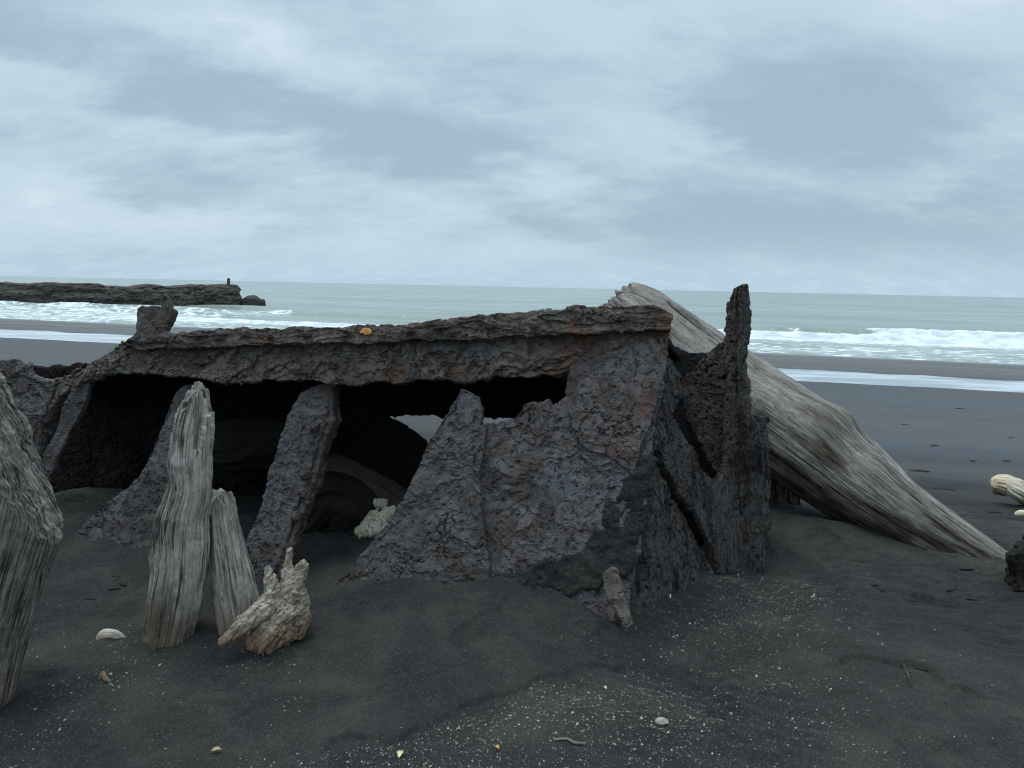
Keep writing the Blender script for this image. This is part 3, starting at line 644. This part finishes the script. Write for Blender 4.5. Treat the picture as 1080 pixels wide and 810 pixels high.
plate('post_flange', [(783, 302), (791, 300), (792, 340), (787, 380), (793, 430), (803, 450), (808, 500), (808, 620), (786, 620), (782, 520), (780, 420), (781, 350)], PS, .03, M_end, W, 248, .006, .6, .007, off=-.07, grain=(1.6, 1.6, .5))
PS2 = Plane((812, 500, 5.02), (845, 500, 5.12), (825, 560, 5.0))
plate('hull_fragment', [(806, 440), (818, 452), (832, 478), (845, 500), (846, 542), (838, 600), (800, 600)], PS2, .05, M_end, W, 251, .008, .8, .01, grain=(1.5, 1.5, .6))
plate('inner_backing', [(684, 372), (700, 377), (722, 374), (742, 376), (748, 400), (724, 425), (715, 450), (688, 470)], Plane((700, 370, 4.3), (740, 400, 4.45), (700, 460, 4.3)), .04, M_red, W, 255, .009, .7, .01)
crust_out = [(660, 505), (672, 486), (688, 476), (686, 520), (676, 560), (666, 598), (650, 612), (610, 622), (540, 625), (500, 622), (520, 606), (560, 600), (596, 594), (612, 586), (620, 566), (636, 556), (640, 540), (652, 530)]
bm = bmesh.new(); prism_bm(bm, [PH.pt(*p) - PH.n * .010 for p in crust_out], PH.n, .05, .035, 263)
me = remesh(bm, .006); c_ = get_co(me); set_co(me, c_ + get_no(me) * (.004 + fbm(c_ * 9, 5, 264, .6) * .034 + fbm(c_ * 45, 3, 265) * .004)[:, None])
add('sand_crust', me, M_sand, W)
# flaking scale at the foot of the corner and a yellow chip on the flange
plate('rust_scale', [(636, 602), (646, 596), (654, 600), (656, 614), (662, 636), (668, 656), (660, 660), (650, 640), (640, 622)], PH, .02, rust_mat('pale_scale', (.11, .085, .070), (.17, .135, .11), (.14, .13, .125), (.13, .095, .075), .2), W, 261, .005, .4, .008, off=-.075)
yl = NT('yellow_chip'); _v = yl.n('ShaderNodeNewGeometry').outputs['Position']; yl.out(yl.mix(yl.ss(yl.noise(_v, 60, 3), .4, .6), (.62, .22, .05), (.85, .42, .13)), .8)
bm = bmesh.new(); c0 = PB.pt(393, 353) - PB.n * .088
bmesh.ops.create_icosphere(bm, subdivisions=4, radius=1.0); me = bpy.data.meshes.new('flake'); bm.to_mesh(me); bm.free()
q_ = get_co(me); q_ = q_ * (1 + .45 * fbm(q_ * 1.6, 4, 77))[:, None] * [.027, .010, .016]; set_co(me, q_ + c0)
add('yellow_flake', me, yl.m, W)

# ------------------------------------------------------------------ driftwood
def base_of(me):
    c = get_co(me); i = np.argsort(c[:, 2])[:max(20, len(c) // 30)]; b = c[i].mean(0); return b
def wood_thing(name, me, mat, label, cat, group=None):
    o = add(name, me, mat, None, base_of(me)); return tag(o, label, cat, group)
# big log leaning behind the wreck
KTH = 4.7
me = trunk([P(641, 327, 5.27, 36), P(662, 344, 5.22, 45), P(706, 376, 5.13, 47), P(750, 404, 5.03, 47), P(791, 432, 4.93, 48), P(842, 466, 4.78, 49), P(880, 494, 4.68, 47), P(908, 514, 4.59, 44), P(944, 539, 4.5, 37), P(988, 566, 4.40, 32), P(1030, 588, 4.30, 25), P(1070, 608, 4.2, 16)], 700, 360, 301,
           crack=.0055, lump=.06, jag0=.06, jag1=.05, crackf=24, round0=.07, round1=.05, twist=.3, knots=(((860, 474, 4.74), (.45, -.25, .85), .085, .036), ((842, 463, 4.78), (.30, -.75, .6), .12, .03), ((800, 436, 4.9), (.2, -.9, .3), .10, .025)), shear0=.10, shear1=.06, stain_shade=(.34, 1.05, -.38), facet=.022)
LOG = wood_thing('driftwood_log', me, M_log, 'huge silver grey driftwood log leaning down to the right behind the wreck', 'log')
me = trunk([P(704, 318, 5.06, 2.5), P(714, 326, 5.04, 5), P(731, 340, 5.0, 5.5), P(747, 353, 4.95, 4), P(757, 362, 4.92, 2)], 160, 60, 305, crack=.006, lump=.15, jag0=.02, jag1=.02, round0=.02, round1=.02)
add('splinter', me, M_log, LOG)
# posts in the sand
me = trunk([P(166, 715, 2.93, 21), P(174, 680, 2.94, 26), P(181, 650, 2.95, 28), P(189, 600, 2.97, 29), P(191, 560, 2.99, 29), P(194, 540, 3.0, 27), P(200, 515, 3.01, 23), P(201, 480, 3.03, 22.5), P(205, 440, 3.05, 20.5), P(207, 422, 3.06, 17), P(208, 411, 3.06, 14)], 480, 300, 311,
           crack=.012, lump=.10, jag0=.02, jag1=.05, crackf=30, round0=.04, round1=.025, shear1=.34, facet=.05, knots=((.52, .5, .05, .015), (.62, 4.4, .05, .014)))
wood_thing('driftwood_post', me, M_post, 'tall cracked grey driftwood post standing upright in the sand', 'driftwood')
me = trunk([P(256, 690, 3.00, 21), P(253, 655, 3.02, 23), P(247, 620, 3.05, 22), P(239, 575, 3.09, 18.5), P(233, 535, 3.12, 15.5), P(231, 519, 3.13, 15)], 300, 180, 317,
           crack=.010, lump=.08, jag0=.02, jag1=.03, crackf=36, round0=.03, round1=.008, shear1=.06, facet=.06)
wood_thing('driftwood_post', me, M_post2, 'shorter flat topped driftwood post leaning left beside the tall post', 'driftwood')
a_ = at(-6, 446, 2.5); b_ = at(58, 562, 2.5); vd = (a_ - CP) / np.linalg.norm(a_ - CP); n_ = np.cross(b_ - a_, vd); n_ /= np.linalg.norm(n_); n_ = n_ if n_[0] > 0 else -n_
n_ = n_ * .90 - vd * .42; n_ /= np.linalg.norm(n_)
me = trunk([P(-48, 800, 2.38, 44), P(-41, 750, 2.42, 44), P(-32, 715, 2.44, 46), P(-23, 680, 2.46, 46), P(-13, 640, 2.47, 47), P(-3, 600, 2.48, 49), P(8, 560, 2.49, 51), P(18, 520, 2.5, 53), P(26, 480, 2.51, 55), P(32, 440, 2.52, 56), P(38, 400, 2.53, 57), P(42, 370, 2.53, 57)], 520, 340, 323,
           crack=.012, lump=.06, jag0=.02, jag1=.02, crackf=26, round0=.04, round1=.02, facet=.04, chop=(a_, n_))
wood_thing('driftwood_stump', me, M_stump, 'big weathered driftwood trunk standing at the far left edge of the photo', 'driftwood')
# gnarled root piece
def pp(px, py, Y): return at(px, py, Y)
def tb(*rows): return ([pp(a, b, y) for a, b, y, r in rows], [r * 2.92 / F for a, b, y, r in rows])
me = knotwood([tb((268, 684, 2.90, 14), (280, 676, 2.90, 21), (292, 660, 2.91, 26), (303, 640, 2.93, 22), (310, 622, 2.95, 15)),
               tb((312, 672, 2.93, 10), (312, 655, 2.94, 16), (314, 638, 2.95, 14), (313, 622, 2.96, 9)),
               tb((232, 677, 2.80, 4.5), (243, 670, 2.81, 8), (257, 657, 2.83, 10.5), (271, 645, 2.86, 13), (286, 640, 2.90, 17)),
               tb((302, 630, 2.94, 14), (311, 613, 2.96, 11), (318, 600, 2.97, 8), (322, 593, 2.97, 6)),
               tb((302, 622, 2.95, 10), (304, 602, 2.98, 7), (305, 588, 2.98, 4.5), (305, 579, 2.98, 3)),
               tb((288, 640, 2.89, 13), (285, 622, 2.90, 9), (283, 608, 2.91, 6), (281, 597, 2.92, 3)),
               tb((296, 690, 2.9, 10), (282, 688, 2.88, 13), (270, 678, 2.87, 11), (262, 672, 2.87, 6))], .0036, 331, .0135, fib=(.62, 0, .78))
wood_thing('driftwood_root', me, M_root, 'gnarled pale driftwood root knot with short prongs lying in front of the posts', 'driftwood')
# curved chip on the sand
def small_trunk(rows, ns, nt, seed, **k): return trunk([P(*r) for r in rows], ns, nt, seed, **k)
me = small_trunk([(103, 677, 2.90, 4), (110, 670, 2.90, 6.5), (120, 669, 2.90, 6), (130, 675, 2.91, 4.5), (137, 682, 2.9, 2)], 80, 50, 341, crack=.004, lump=.15, jag0=.005, jag1=.005, crackf=60, round0=.012, round1=.008, flat=.6)
wood_thing('driftwood_chip', me, M_pale, 'small curved tan driftwood chip on the sand left of the tall post', 'driftwood')
# pieces seen through the hull
me = small_trunk([(320, 505, 4.72, 28), (352, 508, 4.74, 37), (385, 525, 4.70, 40), (420, 548, 4.62, 38), (470, 580, 4.55, 34)], 200, 160, 347, crack=.004, lump=.10, jag0=.03, jag1=.02, crackf=20, round0=.10)
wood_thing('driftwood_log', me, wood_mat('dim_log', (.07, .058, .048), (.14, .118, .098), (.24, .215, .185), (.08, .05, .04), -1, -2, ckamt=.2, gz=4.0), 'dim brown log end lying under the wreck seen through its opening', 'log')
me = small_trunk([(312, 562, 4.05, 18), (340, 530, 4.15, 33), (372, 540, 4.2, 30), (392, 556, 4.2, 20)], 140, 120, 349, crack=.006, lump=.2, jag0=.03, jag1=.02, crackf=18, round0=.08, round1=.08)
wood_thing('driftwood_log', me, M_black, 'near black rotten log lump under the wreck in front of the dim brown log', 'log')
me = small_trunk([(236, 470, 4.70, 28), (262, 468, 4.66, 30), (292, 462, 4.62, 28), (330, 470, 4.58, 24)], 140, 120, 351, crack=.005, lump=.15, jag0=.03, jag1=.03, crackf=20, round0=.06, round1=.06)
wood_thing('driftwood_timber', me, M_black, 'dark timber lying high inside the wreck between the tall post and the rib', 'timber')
me = knotwood([([pp(384, 556, 4.05), pp(396, 543, 4.06), pp(401, 533, 4.07), pp(402, 526, 4.08)], [.03, .042, .045, .040]), ([pp(374, 560, 4.02), pp(390, 553, 4.02), pp(408, 540, 4.04), pp(417, 534, 4.05)], [.018, .028, .026, .012]),
               ([pp(374, 562, 4.0), pp(392, 558, 4.0), pp(410, 546, 4.01), pp(420, 537, 4.03)], [.018, .026, .024, .010]), ([pp(378, 565, 3.99), pp(396, 562, 3.99), pp(412, 553, 4.0)], [.02, .026, .02])], .0045, 353, .0035)
wood_thing('driftwood_piece', me, M_pale, 'pale bleached driftwood piece lit up under the wreck opening', 'driftwood')
# far right pieces
g_ = gnd(1062, 522, -.07); Yr = g_[1]
me = small_trunk([(1046, 513, Yr, 8), (1058, 513, Yr, 11), (1074, 517, Yr - .05, 12), (1096, 524, Yr - .1, 13), (1116, 531, Yr - .15, 8)], 160, 100, 361, crack=.03, lump=.16, jag0=.02, jag1=.02, crackf=22, round0=.05, round1=.05, twist=2.0)
wood_thing('driftwood_branch', me, M_pale, 'pale ridged driftwood branch on the flat sand at the right edge', 'driftwood')
g_ = gnd(1074, 545, -.06)
me = small_trunk([(1070, 543, g_[1], 2.0), (1078, 541, g_[1], 3.5), (1090, 542, g_[1], 3), (1097, 544, g_[1], 1.5)], 50, 30, 367, crack=.003, lump=.15, jag0=.01, jag1=.01, crackf=40, round0=.02, round1=.02)
wood_thing('driftwood_chip', me, M_pale, 'small white driftwood chip on the sand below the pale ridged branch', 'driftwood')
me = knotwood([([pp(1084, 650, 3.74), pp(1084, 615, 3.76), pp(1086, 590, 3.8), pp(1092, 562, 3.84)], [.06, .095, .10, .05]), ([pp(1078, 600, 3.76), pp(1072, 585, 3.76), pp(1076, 572, 3.8)], [.05, .04, .02]), ([pp(1080, 622, 3.72), pp(1071, 618, 3.72)], [.05, .03])], .006, 371, .020)
wood_thing('charred_stump', me, M_black, 'blackened lumpy stump at the right edge by the end of the big log', 'stump')

# ------------------------------------------------------------------ litter on the sand
def simple_mat(name, c1, c2, rough=.75):
    t = NT(name); v = t.n('ShaderNodeNewGeometry').outputs['Position']; t.out(t.mix(t.ss(t.noise(v, 80, 3), .4, .6), c1, c2), rough); return t.m
def leaf_mesh(c, ang, L, Wd, curl=.25, seed=0):
    nu, nv = 15, 7; u = np.linspace(0, 1, nu)[:, None]; v = np.linspace(-1, 1, nv)[None, :]
    wdt = Wd * np.sin(np.pi * np.clip(u, .02, .98)) ** .8 * (1 + .15 * np.sin(u * 17 + seed)); x = (u - .5) * L + 0 * v; y = wdt * v
    z = .004 + curl * Wd * (v ** 2) * 1.2 + .006 * np.sin(u * 3.1) + 0 * x
    ca, sa = math.cos(ang), math.sin(ang); X = c[0] + x * ca - y * sa; Y = c[1] + x * sa + y * ca
    top = np.stack([X, Y, c[2] + z], -1).reshape(-1, 3); qd = grid_quads(nu, nv); bot = top - [0, 0, .0015]
    return mesh_np('leaf', np.vstack([top, bot]), np.vstack([qd, qd[:, ::-1] + len(top)]))
def on_sand(px, py, dz=0.0):
    d = ray(px, py); t_ = np.linspace(1.2, 30, 900); q_ = CP[None, :] + d[None, :] * (t_ / d[1])[:, None]
    i_ = np.argmax(q_[:, 2] < height(q_[:, 0], q_[:, 1])); lo, hi = t_[max(i_ - 1, 0)], t_[i_]
    for _ in range(14):
        m_ = .5 * (lo + hi); p = CP + d * (m_ / d[1]); lo, hi = (lo, m_) if p[2] < H1(p) else (m_, hi)
    return p + [0, 0, dz]
c = on_sand(422, 797); o = add('fallen_leaf', leaf_mesh(c, 1.5, .036, .010), simple_mat('dry_leaf', (.52, .40, .20), (.66, .55, .33)), None, c); tag(o, 'pale yellow dry leaf on the sand at the bottom centre', 'leaf')
c = on_sand(228, 794); o = add('fallen_leaf', leaf_mesh(c, .4, .034, .010, .5, 2), simple_mat('tan_leaf', (.34, .25, .12), (.46, .36, .20)), None, c); tag(o, 'crumpled tan leaf on the sand at the lower left', 'leaf')
c = on_sand(524, 791); o = add('fallen_leaf', leaf_mesh(c, 2.4, .020, .007, .6, 3), simple_mat('orange_leaf', (.45, .24, .09), (.60, .36, .15)), None, c); tag(o, 'tiny orange leaf flake on the sand near the bottom centre', 'leaf')
c = on_sand(638, 727); o = add('fallen_leaf', leaf_mesh(c, 2.0, .020, .006, .4, 4), simple_mat('cream_leaf', (.50, .40, .26), (.62, .52, .36)), None, c); tag(o, 'tiny cream leaf flake beside the edge of the smooth sand drift', 'leaf')
# pebble
def pebble(c, r, seed, squash=.55):
    bm = bmesh.new(); bmesh.ops.create_icosphere(bm, subdivisions=4, radius=r); me = bpy.data.meshes.new('pebble'); bm.to_mesh(me); bm.free()
    q = get_co(me); q = q * (1 + .35 * fbm(q / r * .9 + seed, 3, seed))[:, None] * [1.2, .9, squash]; set_co(me, q + c)
    me.polygons.foreach_set('use_smooth', np.ones(len(me.polygons), bool)); return me
c = on_sand(698, 762, .004); o = add('pebble', pebble(c, .020, 3), simple_mat('grey_shell', (.22, .20, .175), (.33, .30, .26)), None, c); tag(o, 'smooth grey pebble on the sand in the bottom middle', 'pebble')
def twig(rows, rpx, mat, label, seed, name='twig'):
    pts = [on_sand(px, py, .006) for px, py in rows]; r = rpx * np.linalg.norm(pts[0] - CP) / F
    pth = [[*p, r * (1 - .5 * i / max(1, len(pts) - 1))] for i, p in enumerate(pts)]
    me = trunk(pth, 60, 14, seed, crack=.0008, lump=.2, jag0=.002, jag1=.002, crackf=120, round0=.004, round1=.004)
    o = add(name, me, mat, None, pts[0]); return tag(o, label, 'twig')
M_twig = wood_mat('twig_grey', (.12, .10, .08), (.28, .25, .21), (.38, .35, .30), (.1, .08, .06))
M_twigb = wood_mat('twig_brown', (.10, .07, .045), (.22, .15, .09), (.32, .24, .15), (.1, .08, .06))
twig([(584, 782), (598, 781), (606, 785), (618, 786)], .9, M_twig, 'thin grey bent twig on the sand at the bottom middle', 381)
twig([(953, 702), (957, 712), (961, 725)], 1.3, M_twigb, 'short brown twig stuck out of the sand on the lower right', 383)
twig([(108, 712), (111, 717), (117, 721)], 2.6, M_twigb, 'dark brown twig stub on the sand below the curved tan chip', 385)
def flake_group(spots, label, group):
    first = None
    for k, (px, py, L, a) in enumerate(spots):
        c = on_sand(px, py, .002)
        if first is None:
            me = pebble(np.zeros(3), .025, 77, .10); q_ = get_co(me); q_ *= [1.0, .42, 1.0]; q_ += np.column_stack([fbm(q_ * 60, 3, 1), fbm(q_ * 60, 3, 2), fbm(q_ * 60, 3, 3) * .3]) * .008; set_co(me, q_)
            first = add('dark_flake', me, M_black, None, (0, 0, 0)); o = first
        else: o = first.copy(); COL.objects.link(o)
        o.location = Vector(c); o.rotation_euler = (0, 0, a); s = L / .055; o.scale = (s, s, s); tag(o, label, 'bark', group)
flake_group([(787, 623, .045, .3), (848, 622, .04, .1), (885, 621, .05, .6), (923, 617, .045, -.2), (928, 622, .05, -1.0), (960, 634, .04, .1), (1003, 622, .06, .5), (1030, 633, .09, -.5), (1018, 600, .08, .1), (975, 706, .07, -.3)],  # dark flakes stand in for sand clod edges and cracks
           'dark flake standing in for a clod edge on the open sand right of the wreck', 'dark flakes standing in for clod edges on the sand right of the wreck')
flake_group([(128, 616, .05, -.4), (122, 608, .04, -.2), (95, 632, .05, .1), (120, 621, .05, .3)], 'dark flake lying on the sand mound left of the tall post', 'dark flakes on the sand left of the posts')

flake_group([(955, 448, .16, .1), (985, 470, .13, .4), (1030, 487, .18, -.1), (1062, 486, .10, .2), (995, 516, .20, -.3), (1045, 540, .14, .1), (905, 480, .12, .2), (1012, 431, .20, 0), (968, 497, .22, .1), (1066, 462, .14, .3)],
           'dark weed scrap lying on the flat wet sand beyond the big log', 'dark weed scraps on the flat sand beyond the log')
# shell grit: thousands of tiny chips nobody could count
drift = np.array([gnd(px, py)[:2] for px, py in [(335, 655), (420, 640), (470, 668), (500, 662), (545, 650), (560, 690), (640, 690), (590, 712), (540, 732), (480, 753), (420, 768), (345, 776), (318, 730)]])
def inside(xy, poly):
    r = np.zeros(len(xy), bool); n = len(poly)
    for i in range(n):
        a, b = poly[i], poly[(i + 1) % n]
        c = ((a[1] > xy[:, 1]) != (b[1] > xy[:, 1])) & (xy[:, 0] < (b[0] - a[0]) * (xy[:, 1] - a[1]) / (b[1] - a[1] + 1e-12) + a[0]); r ^= c
    return r
n0 = 170000; xy = np.column_stack([rng.uniform(-2.6, 2.8, n0), rng.uniform(1.3, 3.95, n0)]); p3 = np.column_stack([xy, np.zeros(n0)])
dn = sst(-.25, .45, fbm(p3 * 1.5, 4, 121)) * .55 + .25 * sst(.0, .4, fbm(p3 * 5, 3, 131))
band = np.array([gnd(px, py)[:2] for px, py in [(300, 790), (420, 775), (520, 745), (620, 712), (700, 690), (760, 760), (700, 830), (300, 840)]])
patch = gnd(815, 625)[:2]
dn = dn * (.20 + .8 * (1 - sst(2.5, 3.15, xy[:, 1]))) + .75 * inside(xy + .05 * np.column_stack([fbm(p3 * 4, 2, 1), fbm(p3 * 4, 2, 2)]), band)
dn += .75 * np.exp(-((xy - patch) ** 2).sum(1) / .16) + .45 * np.exp(-((xy - gnd(740, 650)[:2]) ** 2).sum(1) / .10) + .35 * np.exp(-((xy - gnd(520, 680)[:2]) ** 2).sum(1) / .012)
dn *= np.where(inside(xy + .03 * np.column_stack([fbm(p3 * 6, 2, 3), fbm(p3 * 6, 2, 4)]), drift), .04, 1.0)
dn *= 1 - .85 * sst(.9, 1.7, xy[:, 0]) * (1 - np.exp(-((xy - patch) ** 2).sum(1) / .3))
front = (xy[:, 0] < .45) & (xy[:, 1] > 3.02); dn[front] *= .08
keep = rng.random(n0) < dn * .44; xy = xy[keep]; N = len(xy); print('shell chips', N)
zz = height(xy[:, 0], xy[:, 1]); sz = .0010 + .0021 * rng.random(N) ** 3 + .0030 * (rng.random(N) > .982)
ang = rng.uniform(0, 2 * np.pi, N); tilt = rng.normal(0, .35, (N, 2)); asp = rng.uniform(.45, 1, N)
vv = []; 
for (a, b, up) in [(-1, -.6, 0), (.9, -.8, 0), (1.1, .6, 0), (-.7, .9, 0), (.1, .05, 1)]:
    u = a * sz * (1 + .3 * rng.normal(size=N)); w_ = b * sz * asp; x = u * np.cos(ang) - w_ * np.sin(ang); y = u * np.sin(ang) + w_ * np.cos(ang)
    vv.append(np.column_stack([xy[:, 0] + x, xy[:, 1] + y, zz + .0008 + (sz * .75 if up else 0) + x * tilt[:, 0] + y * tilt[:, 1]]))
co = np.stack(vv, 1).reshape(-1, 3); b = np.arange(N)[:, None] * 5
tr = np.concatenate([b + np.array([0, 1, 4]), b + np.array([1, 2, 4]), b + np.array([2, 3, 4]), b + np.array([3, 0, 4])])
tone = np.repeat(rng.random(N), 5)
t = NT('shell_grit'); tv = t.n('ShaderNodeAttribute', _attribute_name='tone').outputs['Fac']
cr = t.n('ShaderNodeValToRGB', Fac=tv); e = cr.color_ramp.elements; e[0].position = 0; e[0].color = (.16, .14, .11, 1); e[1].position = 1; e[1].color = (.78, .76, .70, 1)
k_ = e.new(.45); k_.color = (.38, .33, .25, 1); k_ = e.new(.75); k_.color = (.52, .44, .30, 1)
t.out(cr.outputs[0], .5)
o = add('shell_grit', mesh_np('shell_grit', co, None, {'tone': tone}, False, tr), t.m); tag(o, 'tiny white and tan shell fragments scattered over the black sand', 'shell grit', None, 'stuff')

# ------------------------------------------------------------------ sky, sun
SUN_EL, SUN_AZ = 70.0, 285.0        # azimuth clockwise from +Y: high, to the left
w = NT('World', True); SC.world = w.m
sky = w.n('ShaderNodeTexSky', _sky_type='NISHITA', _sun_disc=False, _sun_elevation=R(SUN_EL), _sun_rotation=R(SUN_AZ), _air_density=1.0, _dust_density=1.5)
g = w.n('ShaderNodeTexCoord').outputs['Generated']; sp = w.n('ShaderNodeSeparateXYZ', Vector=g); dx, dy, dz = sp.outputs
el = w.math('MAXIMUM', dz, 0.0); dv = w.math('ADD', el, .34)
cp = w.n('ShaderNodeCombineXYZ', X=w.math('DIVIDE', dx, dv), Y=w.math('DIVIDE', dy, dv)).outputs[0]
rot = w.n('ShaderNodeMapping', Vector=cp, Rotation=(0, 0, R(-14)), Scale=(1.05, 1.75, 1)).outputs[0]
a1 = w.noise(rot, .85, 3, .45, .3); a2 = w.noise(w.vmath('ADD', rot, (3.1, 7.7, 0)), 2.6, 6, .56, .25); a3 = w.noise(w.vmath('ADD', rot, (9.1, 2.2, 0)), 8.0, 6, .62, .2)
f = w.math('ADD', w.math('MULTIPLY', a1, .66), w.math('ADD', w.math('MULTIPLY', a2, .27), w.math('MULTIPLY', a3, .16)))
az = w.math('ARCTAN2', dx, dy); ele = w.math('ARCSINE', dz)
wb = w.math('MULTIPLY', w.math('SUBTRACT', a2, .5), .40); wb2 = w.math('MULTIPLY', w.math('SUBTRACT', w.noise(w.vmath('ADD', rot, (5.5, 1.7, 0)), 2.6, 6, .58), .5), .17)
azw = w.math('ADD', az, wb); elw = w.math('ADD', ele, wb2)
def cloud(px, py, wp, hp, rot_, amp):
    global f
    d = ray(px, py); a0 = math.atan2(d[0], d[1]); e0 = math.asin(d[2] / np.linalg.norm(d)); cr, sr = math.cos(R(rot_)), math.sin(R(rot_))
    u = w.math('SUBTRACT', azw, a0); v = w.math('SUBTRACT', elw, e0)
    p = w.math('ADD', w.math('MULTIPLY', u, cr / (wp / F)), w.math('MULTIPLY', v, sr / (wp / F))); q = w.math('ADD', w.math('MULTIPLY', u, -sr / (hp / F)), w.math('MULTIPLY', v, cr / (hp / F)))
    r2 = w.math('ADD', w.math('MULTIPLY', p, p), w.math('MULTIPLY', q, q))
    f = w.math('ADD', f, w.math('MULTIPLY', w.math('EXPONENT', w.math('MULTIPLY', r2, -.75)), amp * .72))
for a_ in [(120, 75, 230, 34, -6, .07), (330, 128, 240, 26, -14, .09), (560, 178, 190, 26, -10, .10), (885, 105, 130, 38, -6, .12), (950, 238, 190, 26, -4, .09), (560, 95, 170, 40, -10, .04), (140, 272, 150, 12, 0, .06), (700, 250, 120, 20, 0, .03),
           (150, 122, 260, 13, -13, -.09), (400, 165, 200, 12, -14, -.08), (225, 20, 100, 28, -12, -.13), (265, 52, 60, 18, -20, -.07), (760, 150, 90, 26, -14, -.08), (1030, 150, 90, 26, 20, -.09), (640, 210, 150, 16, -12, -.07), (110, 238, 170, 18, -5, -.14), (250, 258, 90, 10, 0, -.06), (700, 20, 200, 30, 0, -.04)]: cloud(*a_)
dens = w.ss(f, .43, .67)
cl = w.mix(dens, (5.25, 6.6, 7.55), (3.35, 4.6, 5.55))
cl = w.mix(w.ss(f, .30, .45, .95, 0), cl, (6.9, 8.0, 8.7))
low = w.mix(w.ss(a3, .45, .62), (4.5, 6.15, 7.5), (5.0, 6.6, 7.8))
cl = w.mix(w.ss(el, .0, .09, .9, 0), cl, low)
br = w.ss(el, .38, .95, 1.0, 2.7)
cl = w.mix(1.0, cl, w.n('ShaderNodeCombineXYZ', X=br, Y=br, Z=br).outputs[0], 'MULTIPLY')
colr = w.mix(.90, sky.outputs[0], cl)
bg = w.n('ShaderNodeBackground', Color=colr, Strength=.10); wo = w.n('ShaderNodeOutputWorld'); w.t.links.new(bg.outputs[0], wo.inputs[0])

sd = bpy.data.lights.new('sun', 'SUN'); sd.energy = 1.1; sd.angle = R(40); sd.color = (1, .96, .90)
so = bpy.data.objects.new('sun', sd); COL.objects.link(so)
ldir = Vector((math.sin(R(SUN_AZ)) * math.cos(R(SUN_EL)), math.cos(R(SUN_AZ)) * math.cos(R(SUN_EL)), math.sin(R(SUN_EL))))
so.rotation_euler = ldir.to_track_quat('Z', 'Y').to_euler(); so.location = (0, -5, 10)

for o in bpy.data.objects:
    if '_base' in o: del o['_base']
SC.view_settings.view_transform = 'Standard'; SC.view_settings.look = 'None'; SC.view_settings.exposure = 0.15; SC.view_settings.gamma = 1.0
SC.view_settings.use_curve_mapping = False
SC.render.engine = 'CYCLES'; SC.cycles.use_denoising = True; SC.cycles.filter_width = 1.15; SC.cycles.max_bounces = 5
SC.render.resolution_x = 1024; SC.render.resolution_y = 768
